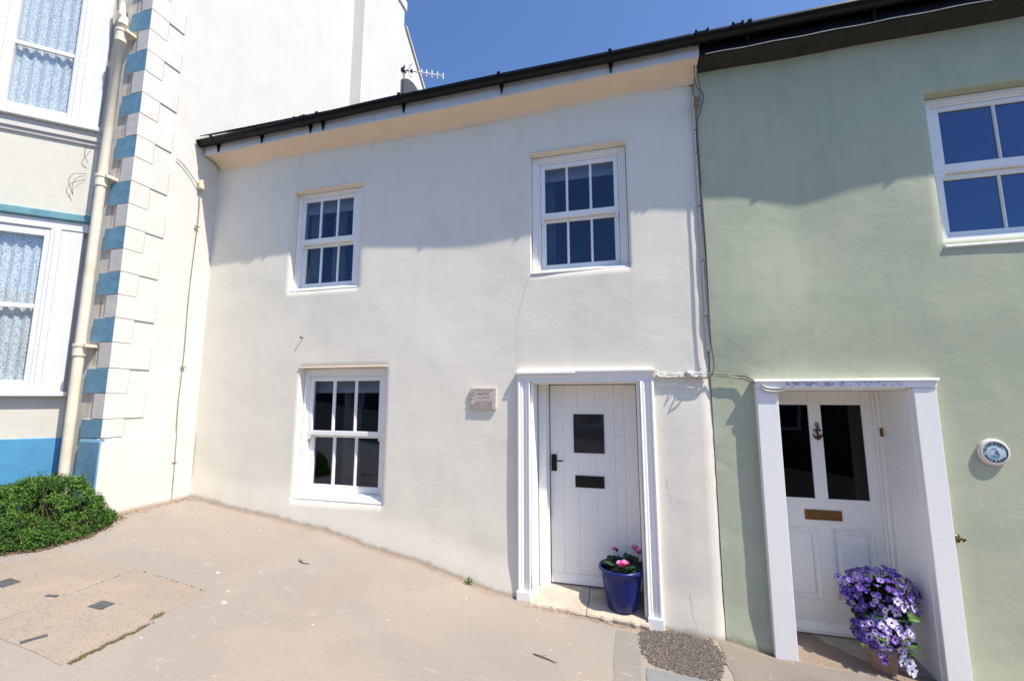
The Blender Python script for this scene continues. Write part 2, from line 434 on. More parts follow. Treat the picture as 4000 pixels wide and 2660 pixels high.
class MB:
    """collects geometry in world coordinates, links it as one mesh object"""
    def __init__(self):
        self.v = []; self.f = []; self.mi = []; self.cur = 0; self.foot = False
    def vert(self, p):
        self.v.append(tuple(p)); return len(self.v) - 1
    def face(self, idx, mi=None):
        self.f.append(tuple(idx)); self.mi.append(self.cur if mi is None else mi)
    def quad(self, a, b, c, d, mi=None):
        i = [self.vert(p) for p in (a, b, c, d)]
        self.face(i, mi)
    def box(self, x0, x1, y0, y1, z0, z1, mi=None):
        if x0 > x1: x0, x1 = x1, x0
        if y0 > y1: y0, y1 = y1, y0
        if z0 > z1: z0, z1 = z1, z0
        b = len(self.v)
        for z in (z0, z1):
            for y in (y0, y1):
                for x in (x0, x1):
                    self.v.append((x, y, z))
        for q in ((0, 2, 3, 1), (4, 5, 7, 6), (0, 1, 5, 4), (2, 6, 7, 3), (0, 4, 6, 2), (1, 3, 7, 5)):
            self.face([b + k for k in q], mi)
        return self
    def prism(self, base, ext, mi=None):
        """closed polygon base (list of points), extruded by vector ext"""
        n = len(base); b = len(self.v)
        e = Vector(ext)
        for p in base: self.v.append(tuple(p))
        for p in base: self.v.append(tuple(Vector(p) + e))
        self.face([b + k for k in range(n)][::-1], mi)
        self.face([b + n + k for k in range(n)], mi)
        for k in range(n):
            j = (k + 1) % n
            self.face([b + k, b + j, b + n + j, b + n + k], mi)
        return self
    def tube(self, path, r, n=8, mi=None, cap=True):
        path = [Vector(p) for p in path]
        rs = r if isinstance(r, (list, tuple)) else [r] * len(path)
        rings = []
        up = Vector((0, 0, 1))
        for i, p in enumerate(path):
            d = (path[min(i + 1, len(path) - 1)] - path[max(i - 1, 0)]).normalized()
            a = d.cross(up if abs(d.z) < 0.9 else Vector((0, 1, 0))).normalized()
            c = d.cross(a)
            rings.append([self.vert(p + (a * math.cos(t) + c * math.sin(t)) * rs[i])
                          for t in [2 * math.pi * k / n for k in range(n)]])
        for i in range(len(rings) - 1):
            for k in range(n):
                j = (k + 1) % n
                self.face([rings[i][k], rings[i][j], rings[i + 1][j], rings[i + 1][k]], mi)
        if cap:
            self.face(rings[0], mi); self.face(rings[-1][::-1], mi)
        return self
    def lathe(self, centre, prof, n=32, mi=None):
        cx, cy, cz = centre
        rings = []
        for (r, z) in prof:
            rings.append([self.vert((cx + r * math.cos(2 * math.pi * k / n), cy + r * math.sin(2 * math.pi * k / n), cz + z))
                          for k in range(n)])
        for i in range(len(rings) - 1):
            for k in range(n):
                j = (k + 1) % n
                self.face([rings[i][k], rings[i][j], rings[i + 1][j], rings[i + 1][k]], mi)
        return self
    def build(self, name, mats, parent=None, smooth=False, bevel=0.0, seg=2, kind=None, label=None, auto=None):
        me = bpy.data.meshes.new(name)
        org = Vector((0, 0, 0))
        if parent is not None:
            org = ORG[parent]
        me.from_pydata([tuple(Vector(p) - org) for p in self.v], [], self.f)
        if not isinstance(mats, (list, tuple)): mats = [mats]
        for m in mats: me.materials.append(m)
        if len(mats) > 1:
            me.polygons.foreach_set('material_index', self.mi)
        if smooth:
            me.polygons.foreach_set('use_smooth', [True] * len(me.polygons))
        me.update()
        o = bpy.data.objects.new(name, me)
        COL.objects.link(o)
        if parent is not None:
            o.parent = parent
        ORG[o] = org
        if bevel:
            bm = bmesh.new(); bm.from_mesh(me)
            bmesh.ops.recalc_face_normals(bm, faces=bm.faces)
            bm.to_mesh(me); bm.free()
            md = o.modifiers.new('bevel', 'BEVEL')
            md.width = bevel; md.segments = seg; md.limit_method = 'ANGLE'; md.angle_limit = R(40)
        if self.foot:
            at = me.attributes.new('foot', 'FLOAT', 'POINT')
            at.data.foreach_set('value', [p[2] - gz(p[0], p[1]) for p in self.v])
        if kind: o['kind'] = kind
        if label: o['label'] = label
        return o

def spline(pts, n=6):
    """Catmull-Rom curve through the points, so that cables bend instead of kinking"""
    P = [Vector(p) for p in pts]
    Q = [P[0] * 2 - P[1]] + P + [P[-1] * 2 - P[-2]]
    out = []
    for i in range(1, len(Q) - 2):
        a, b, c, d = Q[i - 1], Q[i], Q[i + 1], Q[i + 2]
        for k in range(n):
            t = k / n
            out.append(0.5 * ((2 * b) + (c - a) * t + (2 * a - 5 * b + 4 * c - d) * t * t + (3 * b - a - 3 * c + d) * t ** 3))
    out.append(P[-1])
    return out

def fbm(x, y, z, o=3):
    return noise.fractal(Vector((x, y, z)), 1.0, 2.0, o)

def lerp_table(x, xs, ys):
    if x <= xs[0]: return ys[0]
    for i in range(len(xs) - 1):
        if x <= xs[i + 1]:
            t = (x - xs[i]) / (xs[i + 1] - xs[i])
            t2 = t * t * (3 - 2 * t) * 0.5 + t * 0.5
            return ys[i] + (ys[i + 1] - ys[i]) * t2
    return ys[-1]

def smooth01(t):
    t = max(0.0, min(1.0, t)); return t * t * (3 - 2 * t)

# ------------------------------------------------------------------ terrain
GX = [-60, -20, -8, -6, -4.76, -3.84, -3.03, -2.24, -1.0, .17, .62, .97, 2.15, 4, 20, 60]
GZ = [1.0, -.3, -.9, -1.02, -1.10, -1.21, -1.31, -1.47, -1.73, -1.83, -1.85, -1.91, -1.97, -2.1, -3.2, -6]

def gz(x, y):
    a = lerp_table(x, GX, GZ)
    b = -1.66 - .115 * max(-40, min(40, x))
    t = smooth01(-y / 2.0)
    return a * (1 - t) + b * t

KERB_Y = -4.35
def frange(a, b, s):
    n = max(1, int(round((b - a) / s)))
    return [a + (b - a) * k / n for k in range(n)]

def height_sheet(mb, xs, ys, f):
    idx = [[mb.vert((x, y, f(x, y))) for x in xs] for y in ys]
    for j in range(len(ys) - 1):
        for i in range(len(xs) - 1):
            mb.face((idx[j][i], idx[j][i + 1], idx[j + 1][i + 1], idx[j + 1][i]))

def bumpy(x, y):
    return gz(x, y) + 0.006 * fbm(x * 1.7, y * 1.7, 3.3, 4) + 0.0015 * fbm(x * 14, y * 14, 1.3, 2)

xs = [-60, -40, -25, -15, -10] + frange(-8, 4, 0.055) + [4, 6, 10, 20, 40, 60]
ys = [KERB_Y, -4.2, -3.9, -3.5, -3.1, -2.8] + frange(-2.6, 0.5, 0.055) + [0.5, 1.5, 4, 10, 25, 60]
pav = MB()
height_sheet(pav, xs, ys, bumpy)
pavement = pav.build('pavement', M['pavement'], None, smooth=True, kind='structure')
at_ = pavement.data.attributes.new('wall_gap', 'FLOAT', 'POINT')
at_.data.foreach_set('value', [min(max(0, -p[1]), max(0, p[0] + 4.76) + max(0, -.93 - p[1])) for p in pav.v])

rd = MB()
height_sheet(rd, [-60, -30, -15, -8, -4, 0, 4, 8, 15, 30, 60], [-60, -30, -12, -8, KERB_Y - 0.12], lambda x, y: gz(x, -5) - 0.12)
road = rd.build('road', M['street'], None, smooth=True, kind='structure')
kb = MB()
kxs = [-60, -30, -15, -8, -4, 0, 4, 8, 15, 30, 60]
for i in range(len(kxs) - 1):
    a, b = kxs[i], kxs[i + 1]
    za, zb = gz(a, -5), gz(b, -5)
    y0, y1 = KERB_Y - 0.12, KERB_Y
    p = [(a, y1, za - .2), (a, y1, za + .004), (a, y0, za + .004), (a, y0, za - .2)]
    q = [(b, y1, zb - .2), (b, y1, zb + .004), (b, y0, zb + .004), (b, y0, zb - .2)]
    for k in range(3):
        kb.quad(p[k], p[k + 1], q[k + 1], q[k])
kb.build('kerb', M['grey_flag'], None, kind='structure')

# concrete slabs let into the pavement: each a piece of its own, joints recessed
def slab_piece(name, x0, x1, y0, y1, mat, lift=0.005, jag=0.0, skew=0.0, seed=0, step=0.05, edge=None):
    mb = MB()
    nx = max(2, int((x1 - x0) / step)); ny = max(2, int((y1 - y0) / step))
    def pos(i, j):
        u, v = i / nx, j / ny
        x = x0 + (x1 - x0) * u + skew * (1 - v); y = y0 + (y1 - y0) * v
        if i in (0, nx): x += jag * fbm(y * 5 + seed, x * 3, 2.1, 3)
        if j in (0, ny): y += jag * fbm(x * 5 + seed, y * 3, 7.7, 3)
        return x, y
    top = [[None] * (nx + 1) for _ in range(ny + 1)]
    for j in range(ny + 1):
        for i in range(nx + 1):
            x, y = pos(i, j)
            z = bumpy(x, y) + lift
            if i in (0, nx) or j in (0, ny): z -= 0.002
            top[j][i] = mb.vert((x, y, z))
    for j in range(ny):
        for i in range(nx):
            mb.face((top[j][i], top[j][i + 1], top[j + 1][i + 1], top[j + 1][i]))
    ring = [top[0][i] for i in range(nx + 1)] + [top[j][nx] for j in range(1, ny + 1)] + \
           [top[ny][i] for i in range(nx - 1, -1, -1)] + [top[j][0] for j in range(ny - 1, 0, -1)]
    low = [mb.vert((mb.v[k][0], mb.v[k][1], mb.v[k][2] - lift - 0.02)) for k in ring]
    for k in range(len(ring)):
        j = (k + 1) % len(ring)
        mb.face((ring[k], low[k], low[j], ring[j]))
    return mb.build(name, mat, pavement, smooth=False)

slab_piece('concrete_slab', -3.515, -2.84, -2.20, -1.385, M['slab'], 0.0045, 0.012, 0.05, 1)
slab_piece('concrete_slab', -4.28, -3.530, -2.20, -1.400, M['slab'], 0.0045, 0.010, 0.05, 2)
slab_piece('concrete_slab', -5.05, -4.295, -2.20, -1.71, M['slab'], 0.0045, 0.010, 0.05, 3)
slab_piece('mortar_patch', .60, 2.25, -.85, -.07, M['mortar'], 0.006, 0.03, 0.0, 9)
slab_piece('cement_strip', -0.15, 0.02, -1.3, -0.17, M['band'], 0.005, 0.012, 0.0, 4)
slab_piece('flagstone', 0.05, 1.1, -1.4, -0.655, M['grey_flag'], 0.008, 0.02, 0.0, 5)

def cover(x, y, s, rot=0.0, label=None):
    mb = MB()
    c, d = math.cos(rot), math.sin(rot)
    pts = []
    for (a, b) in ((-s, -s * .8), (s, -s * .8), (s, s * .8), (-s, s * .8)):
        pts.append((x + a * c - b * d, y + a * d + b * c))
    base = [(p[0], p[1], bumpy(*p) - 0.01) for p in pts]
    mb.prism(base, (0, 0, 0.0205))
    return mb.build('utility_cover', M['cover'], pavement, bevel=0.004)
cover(-3.21, -1.78, 0.05, 0.1)
cover(-3.95, -1.86, 0.055, 0.0)
for (x, y, a, l) in ((-3.555, -1.84, .4, .03), (-3.13, -2.14, 1.2, .05)):
    mb = MB()
    c, d = math.cos(a), math.sin(a)
    pts = [(x - l * c + .01 * d, y - l * d - .01 * c), (x + l * c + .01 * d, y + l * d - .01 * c), (x + l * c - .012 * d, y + l * d + .012 * c), (x - l * c - .01 * d, y - l * d + .01 * c)]
    mb.prism([(p[0], p[1], bumpy(*p) - .005) for p in pts], (0, 0, 0.015))
    mb.build('asphalt_repair', M['cover'], pavement)

# moss line in the slab joint
def moss(mb, x, y, n, sx, sy, h=0.006):
    for _ in range(n):
        a, b = random.gauss(x, sx), random.gauss(y, sy)
        z = bumpy(a, b) + 0.004
        s = random.uniform(.003, .009)
        t = random.uniform(0, 6.28)
        p = [(a + s * math.cos(t + k * 2.09), b + s * math.sin(t + k * 2.09), z) for k in range(3)]
        tip = mb.vert((a, b, z + random.uniform(.4, 1) * h))
        q = [mb.vert(pp) for pp in p]
        for k in range(3): mb.face((q[k], q[(k + 1) % 3], tip))
M['moss'] = leaf_mat('dry_moss', (0.07, 0.06, 0.02), (0.11, 0.10, 0.035), (0.17, 0.14, 0.06), 0.9, 0.0)
mo = MB()
for k in range(26):
    t = k / 25.0
    moss(mo, -2.782 + 0.008 * math.sin(k), -2.17 + t * 0.36, 16, .004, .014, .006)
moss(mo, -2.83, -1.72, 60, .01, .02)
for k in range(20):
    moss(mo, -3.52, -2.15 + k * 0.04, 1, .003, .014, .003)
for k in range(14):
    moss(mo, -3.46 + k * 0.045, -1.374, 2, .014, .004, .003)
mo.build('joint_moss', M['moss'], pavement, kind='stuff')

# rough chippings patch beside the white door
ch = MB()
def pebble(mb, x, y, z, s):
    a = random.uniform(0, 6.28)
    top = mb.vert((x + random.uniform(-.3, .3) * s, y + random.uniform(-.3, .3) * s, z + s * random.uniform(.35, .8)))
    ring = []
    for k in range(5):
        rr = s * random.uniform(.7, 1.2)
        ring.append(mb.vert((x + rr * math.cos(a + k * 1.257), y + rr * math.sin(a + k * 1.257), z + s * random.uniform(-.1, .25))))
    for k in range(5):
        mb.face((ring[k], ring[(k + 1) % 5], top))
poly = [(0.02, -0.16), (0.05, -0.10), (0.20, -0.04), (0.36, -0.02), (0.54, -0.05), (0.60, -0.25), (0.56, -0.45), (0.50, -0.63), (0.30, -0.64), (0.10, -0.60), (0.03, -0.42)]
def inside(p, poly):
    c = False
    for i in range(len(poly)):
        x1, y1 = poly[i]; x2, y2 = poly[i - 1]
        if (y1 > p[1]) != (y2 > p[1]) and p[0] < (x2 - x1) * (p[1] - y1) / (y2 - y1) + x1: c = not c
    return c
k = 0
while k < 5200:
    x, y = random.uniform(0, .62), random.uniform(-.66, 0)
    if not inside((x + random.gauss(0, .012), y + random.gauss(0, .012)), poly): continue
    pebble(ch, x, y, bumpy(x, y) + random.uniform(-.001, .004), random.uniform(.004, .0115))
    k += 1
ch.build('stone_chippings', M['chips'], pavement, kind='stuff')

# crumbs and grit swept against the walls and lying about
gr = MB()
for _ in range(2600):
    x = random.uniform(-4.75, 2.2)
    y = -abs(random.gauss(0, .035)) - 0.004
    if -0.98 < x < 0.15: y -= 0.10 if x > -.9 else 0
    pebble(gr, x, y, bumpy(x, y), random.uniform(.0015, .006))
for _ in range(900):
    y = random.uniform(-1.0, 0)
    x = -4.755 + abs(random.gauss(0, .05))
    pebble(gr, x, y, bumpy(x, y), random.uniform(.002, .009))
for _ in range(240):
    y = random.uniform(-1.0, -.05)
    x = -4.75 + abs(random.gauss(0, .05)) * (1.6 if y < -.5 else 1)
    pebble(gr, x, y, bumpy(x, y), random.uniform(.006, .017))
for _ in range(160):
    x = random.uniform(-4.7, -1.2)
    y = -abs(random.gauss(0, .03)) - .01
    pebble(gr, x, y, bumpy(x, y), random.uniform(.005, .011))
for _ in range(700):
    x, y = random.uniform(-5, 1.6), random.uniform(-2.3, 0)
    pebble(gr, x, y, bumpy(x, y), random.uniform(.001, .004))
for _ in range(1500):
    x = random.uniform(-.87, .10)
    y = -.098 - abs(random.gauss(0, .016))
    pebble(gr, x, y, bumpy(x, y), random.uniform(.002, .007))
gr.build('grit', M['grit'], pavement, kind='stuff')
fl = MB()
for (x, y, s) in [(-2.65, -1.42, .02), (-3.03, -1.14, .018), (-4.0, -1.45, .015), (-4.02, -1.53, .018), (-0.57, -.75, .008), (-1.35, -.3, .01), (-1.5, -.25, .008), (-.75, -.35, .008), (-2.7, -1.9, .008), (-2.75, -1.3, .01), (-3.3, -2.28, .012), (-2.0, -1.35, .008), (.9, -.12, .012), (1.15, -.2, .01), (-.2, -.45, .006), (-.22, -.5, .005)]:
    n = 9
    c = fl.vert((x, y, bumpy(x, y) + .0035))
    ring = []
    for k in range(n):
        rr = s * random.uniform(.6, 1.1)
        a, b = x + rr * math.cos(6.283 * k / n), y + .7 * rr * math.sin(6.283 * k / n)
        ring.append(fl.vert((a, b, bumpy(a, b) + .001)))
    for k in range(n): fl.face((ring[k], ring[(k + 1) % n], c))
fl.build('pale_flecks', M['gum'], pavement, kind='stuff')
# ------------------------------------------------------------------ walls
SHX = [-4.8, -4.04, -2.73, -1.39, -.82, .07, .58, .69, 1.38, 1.88, 2.28, 3.4]
SHY = [0.0, -.004, 0.0, .026, .010, -.018, 0.0, .002, .026, .005, -.008, 0.0]

def wall_wave(x, z):
    w = lerp_table(x, SHX, SHY)
    w *= math.exp(-((z - 1.55) / 1.1) ** 2)
    return w + 0.007 * fbm(x * .9, z * .9, 5.1, 2) + 0.0020 * fbm(x * 3.2, z * 3.6, 2.2, 3)

def wall_grid(x0, x1, z0, z1, holes, f, step=0.045, rnd=0.012):
    """wall facing -Y with holes [(hx0,hx1,hz0,hz1,depth)]; edges of the holes are rounded, reveals included"""
    mb = MB()
    def lines(a, b, cuts):
        L = set([round(a, 4), round(b, 4)])
        for c in cuts:
            for d in (-rnd, 0, rnd):
                if a < c + d < b: L.add(round(c + d, 4))
        base = [a + (b - a) * k / int((b - a) / step) for k in range(int((b - a) / step) + 1)]
        for v in base:
            if all(abs(v - l) > step * 0.4 for l in L): L.add(round(v, 4))
        return sorted(L)
    X = lines(x0, x1, [h[0] for h in holes] + [h[1] for h in holes])
    Z = lines(z0, z1, [h[2] for h in holes] + [h[3] for h in holes])
    def rounding(x, z):
        for h in holes:
            if h[0] - 1e-4 <= x <= h[1] + 1e-4 and h[2] - 1e-4 <= z <= h[3] + 1e-4: return rnd * 0.8
        return 0.0
    idx = {}
    def V(i, j):
        if (i, j) not in idx:
            x, z = X[i], Z[j]
            idx[(i, j)] = mb.vert((x, f(x, z) + rounding(x, z), z))
        return idx[(i, j)]
    for j in range(len(Z) - 1):
        for i in range(len(X) - 1):
            cx, cz = (X[i] + X[i + 1]) / 2, (Z[j] + Z[j + 1]) / 2
            if any(h[0] < cx < h[1] and h[2] < cz < h[3] for h in holes): continue
            mb.face((V(i, j), V(i + 1, j), V(i + 1, j + 1), V(i, j + 1)))
    for h in holes:
        hx = [x for x in X if h[0] - 1e-4 <= x <= h[1] + 1e-4]
        hz = [z for z in Z if h[2] - 1e-4 <= z <= h[3] + 1e-4]
        def strip(pts, back):
            a = [mb.vert(p) for p in pts]; b = [mb.vert(p) for p in back]
            for k in range(len(a) - 1): mb.face((a[k], a[k + 1], b[k + 1], b[k]))
        e = rnd * 0.8
        for x, nx in ((h[0], 1), (h[1], -1)):
            strip([(x, f(x, z) + e, z) for z in hz], [(x, h[4], z) for z in hz])
        for z in (h[2], h[3]):
            strip([(x, f(x, z) + e, z) for x in hx], [(x, h[4], z) for x in hx])
    return mb

# ---- windows -------------------------------------------------------
def ring_boxes(mb, o, i, y0, y1):
    """o, i = (x0,x1,z0,z1) outer and inner rectangle: stiles full height, rails between"""
    mb.box(o[0], i[0], y0, y1, o[2], o[3])
    mb.box(i[1], o[1], y0, y1, o[2], o[3])
    mb.box(i[0], i[1], y0 + .0015, y1 - .0015, i[3], o[3])
    mb.box(i[0], i[1], y0 + .0015, y1 - .0015, o[2], i[2])

def sash_window(house, op, fin, up, lo, bars, yf, glass, sill, blind_z=None, curtains=(), bars_lo=None, label=None, horns=True):
    """op opening, fin inner edge of box frame, up/lo = glazed rectangles"""
    m = MB()
    x0, x1, z0, z1 = op
    ring_boxes(m, (x0 + .004, x1 - .004, z0 + .004, z1 - .004), (fin[0] - .022, fin[1] + .022, fin[2] - .02, fin[3] + .022), yf - .012, yf + .10)
    ring_boxes(m, (fin[0] - .0218, fin[1] + .0218, fin[2] - .0198, fin[3] + .0218), fin, yf + .004, yf + .12)
    w = m.build('sash_window', M['white'], house, bevel=.003, label=label)
    yu, yl = yf + .030, yf + .072
    zm = (up[2] + lo[3]) / 2
    u = MB()
    ring_boxes(u, (fin[0] + .003, fin[1] - .003, zm - .012, fin[3] - .003), up, yu - .018, yu + .020)
    if horns:
        for (a, b) in ((fin[0] + .003, up[0] - .006), (up[1] + .006, fin[1] - .003)):
            u.prism([(a, yu - .016, zm - .0125), (b, yu - .016, zm - .0125), (b, yu - .016, zm - .03), ((a + b) / 2, yu - .016, zm - .055), (a, yu - .016, zm - .06)], (0, .034, 0))
    u.build('sash', M['white'], w, bevel=.003)
    l = MB()
    ring_boxes(l, (fin[0] + .003, fin[1] - .003, fin[2] + .003, zm + .022), lo, yl - .020, yl + .018)
    l.build('sash', M['white'], w, bevel=.003)
    for rect, y, bb in ((up, yu, bars), (lo, yl, bars_lo or bars)):
        edges = [rect[0]] + [v for b in bb for v in b] + [rect[1]]
        for (a, b) in bb:
            g = MB().prism([(a, y + .012, rect[2]), (a, y - .004, rect[2]), ((a + b) / 2 - .004, y - .015, rect[2]), ((a + b) / 2 + .004, y - .015, rect[2]), (b, y - .004, rect[2]), (b, y + .012, rect[2])], (0, 0, rect[3] - rect[2]))
            g.build('glazing_bar', M['white'], w)
        for k in range(0, len(edges), 2):
            a, b = edges[k], edges[k + 1]
            MB().box(a - .004, b + .004, y + .002, y + .006, rect[2] - .004, rect[3] + .004).build('pane', glass, w)
    s = MB()
    s.prism([(sill[0], sill[2], sill[3]), (sill[0], sill[2], sill[3] + .018), (sill[0], yf - .0125, sill[4]), (sill[0], yf - .0125, sill[3])], (sill[1] - sill[0], 0, 0))
    s.build('sill', M['white'], w, bevel=.006)
    if blind_z is not None:
        MB().box(x0 + .02, x1 - .02, yf + .115, yf + .118, blind_z, z1 + .15).build('roller_blind', M['blind'], w)
    for (a, b, mat_) in curtains:
        c = MB()
        n = 40
        zz0, zz1 = z0 - .1, z1 + .15
        pa = [(a + (b - a) * k / n, yf + .19 + .022 * math.sin(k * 1.25) + .01 * math.sin(k * .47)) for k in range(n + 1)]
        ii = [[c.vert((p[0], p[1], z)) for p in pa] for z in (zz0, zz1)]
        for k in range(n): c.face((ii[0][k], ii[0][k + 1], ii[1][k + 1], ii[1][k]))
        c.build('curtain', mat_, w, smooth=True)
    return w

def house_shell(parent, x0, x1, y0, y1, z0, z1, mats):
    """side, back and ceiling walls; the front wall is built apart"""
    m = MB()
    m.box(x0, x0 + .12, y0, y1, z0, z1)
    m.box(x1 - .12, x1, y0, y1, z0, z1)
    m.box(x0 + .12, x1 - .12, y1 - .15, y1, z0, z1)
    m.box(x0 + .12, x1 - .12, y0, y1 - .15, z1 - .05, z1)
    m.box(x0 + .12, x1 - .12, y0, y1 - .15, .75, .95)
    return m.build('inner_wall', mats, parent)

def conform_ribbon(name, parent, pts, f, w, mat, off=.002):
    """thin crack following the wall"""
    mb = MB()
    prev = None
    P = []
    for i in range(len(pts) - 1):
        (xa, za), (xb, zb) = pts[i], pts[i + 1]
        n = max(2, int(math.hypot(xb - xa, zb - za) / .02))
        for k in range(n):
            t = k / n
            P.append((xa + (xb - xa) * t + .004 * fbm(i + t * 9, xa * 7, 0, 2), za + (zb - za) * t + .004 * fbm(i * 3 + t * 9, 4, xa * 3, 2)))
    for i in range(len(P) - 1):
        (xa, za), (xb, zb) = P[i], P[i + 1]
        d = Vector((xb - xa, 0, zb - za)).normalized(); nrm = Vector((-d.z, 0, d.x)) * w / 2 * (1 - .6 * i / len(P))
        a = Vector((xa, f(xa, za) - off, za)); b = Vector((xb, f(xb, zb) - off, zb))
        mb.quad(a - nrm, b - nrm, b + nrm, a + nrm)
    return mb.build(name, mat, parent)
# ================================================================== white cottage
XL, XP = -4.80, 0.665            # left end, party line
cot = thing('cottage', (-2.0, 0, -1.5), 'white rendered cottage with plank door and three sash windows, in the middle', 'house')
W_G = (-3.40, -2.36, -1.05, 0.30)
W_UL = (-3.62, -2.745, 1.15, 2.318)
W_UR = (-.855, .052, 1.15, 2.358)
D_W = (-.868, .095, -2.2, .15)
def f_cot(x, z):
    y = wall_wave(x, z)
    y *= smooth01((x - XL) / .35 + .25)
    # edge rolls back at the party line
    y += .022 * smooth01((x - (XP - .05)) / .05)
    if z < .1: y -= .010 * smooth01((.1 - z) / .4) * smooth01((x - .2) / .3)
    # fat foot of the render
    y -= .02 * smooth01((gz(x, 0) + .35 - z) / .4)
    return y
cw = wall_grid(XL, XP, -2.3, 2.86, [W_G + (.11,), W_UL + (.10,), W_UR + (.10,), D_W + (.34,)], f_cot)
cw.foot = True
cw.build('wall', M['cottage'], cot, smooth=True)
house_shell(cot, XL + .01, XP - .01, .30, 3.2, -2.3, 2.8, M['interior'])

sash_window(cot, W_G, (-3.345, -2.435, -.985, .215), (-3.295, -2.49, -.358, .166), (-3.285, -2.49, -.918, -.428),
            [(-3.058, -3.022), (-2.79, -2.757)], .085, M['glass'], (-3.397, -2.363, .004, -1.049, -.985), .04,
            [(-3.03, -2.80, M['dark_curtain'])], label='ground floor sash window beside the door, pale blind at its top')
sash_window(cot, W_UL, (-3.578, -2.865, 1.212, 2.271), (-3.54, -2.902, 1.782, 2.229), (-3.53, -2.908, 1.271, 1.690),
            [(-3.347, -3.322), (-3.123, -3.099)], .075, M['glass'], (-3.618, -2.748, .003, 1.152, 1.195), 2.12,
            [(-3.6, -3.42, M['curtain']), (-3.28, -3.1, M['curtain'])], label='smaller upper sash window over the ground floor window')
sash_window(cot, W_UR, (-.775, -.022, 1.208, 2.283), (-.729, -.066, 1.780, 2.238), (-.727, -.070, 1.268, 1.696),
            [(-.524, -.501), (-.296, -.273)], .075, M['glass'], (-.853, .050, .002, 1.151, 1.192), 2.15,
            [(-.78, -.66, M['curtain'])], label='larger upper sash window above the front door')
# painted timber lintel strips over the upper windows
for (a, b, z) in ((W_UR[0] - .005, W_UR[1] + .012, W_UR[3]), (W_UL[0], W_UL[1] + .02, W_UL[3]), (W_G[0] - .01, W_G[1] + .008, W_G[3])):
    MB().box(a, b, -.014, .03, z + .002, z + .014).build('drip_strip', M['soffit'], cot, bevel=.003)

# door case (moulded architrave), lining, door
arch = MB()
def moulded_post(mb, xa, xb, z0, z1):
    """fluted profile between xa and xb facing -Y"""
    prof = [(0, .02), (0, -.030), (.10, -.042), (.18, -.042), (.22, -.030), (.40, -.030), (.44, -.020), (.66, -.020), (.70, -.030), (.86, -.030), (.92, -.038), (1.0, -.038), (1.0, .02)]
    mb.prism([(xa + (xb - xa) * u, y, z0) for u, y in prof], (0, 0, z1 - z0))
moulded_post(arch, -.984, -.868, -1.66, .132)
moulded_post(arch, .212, .097, -1.745, .132)
prof = [(0, .02), (0, -.044), (.12, -.050), (.24, -.050), (.30, -.034), (.55, -.034), (.60, -.022), (1.0, -.022), (1.0, .02)]
arch.prism([(-.986, y, .245 - .112 * u) for u, y in prof][::-1], (1.200, 0, 0))
arch.build('door_surround', M['white'], cot, bevel=.003)
# taper strip under the head as in the photograph
MB().box(-.986, -.45, -.056, -.0505, .205, .222).build('moulding_strip', M['white'], cot, bevel=.002)
for (a, b, zb, zt) in ((-.990, -.864, -1.775, -1.66), (.093, .216, -1.85, -1.745)):
    MB().box(a, b, -.054, .03, zb, zt).build('plinth_block', M['white'], cot, bevel=.006)
ln = MB()
ln.box(-.866, -.842, .004, .36, -1.75, .145)
ln.box(-.842, -.745, .24, .36, -1.72, .145)
ln.box(-.835, -.76, .20, .2399, -1.72, .13)
ln.box(.072, .0935, .004, .36, -1.78, .145)
ln.box(-.8415, .0715, .004, .36, .118, .146)
ln.build('door_lining', M['white_door'], cot, bevel=.004)
DL = MB()
DL.box(-.738, .068, .302, .34, -1.688, .112)
door = DL.build('front_door', M['white_door'], cot, label='white plank door with small square glass and black fittings')
edges = [-.737, -.609, -.468, -.304, -.133, -.045, .067]
for k in range(len(edges) - 1):
    p = MB()
    a, b = edges[k] + .0002, edges[k + 1] - .0002
    g = .003
    p.prism([(a, .301, -1.60), (a, .2912, -1.60), (a + g, .288, -1.60), (b - g, .288, -1.60), (b, .2912, -1.60), (b, .301, -1.60)], (0, 0, 1.709))
    p.build('plank', M['white_door'], door)
MB().prism([(-.737, .301, -1.683), (-.737, .268, -1.683), (-.737, .272, -1.655), (-.737, .287, -1.602), (-.737, .301, -1.602)], (.804, 0, 0)).build('weather_board', M['white_door'], door, bevel=.003)
MB().box(-.507, -.234, .2835, .2875, -.518, -.170).build('pane', simple('dark_door_glass', (.030, .030, .029), .05, spec=.9), door)
gf = MB(); ring_boxes(gf, (-.512, -.229, -.523, -.165), (-.506, -.235, -.517, -.171), .281, .2874); gf.build('glass_bead', M['iron'], door)
hd = MB(); hd.box(-.728, -.676, .280, .2875, -.697, -.543)
hd.tube([(-.70, .281, -.596), (-.70, .245, -.596)], .010, 10)
hd.tube([(-.70, .245, -.596), (-.66, .243, -.597), (-.612, .243, -.598)], [.008, .007, .007], 10)
hd.build('handle', M['iron'], door, bevel=.002)
lp = MB(); lp.box(-.503, -.237, .279, .2875, -.836, -.730); lp.build('letter_plate', M['iron'], door, bevel=.002)
MB().box(-.478, -.262, .2745, .2789, -.812, -.754).build('letter_flap', M['iron'], door, bevel=.002)

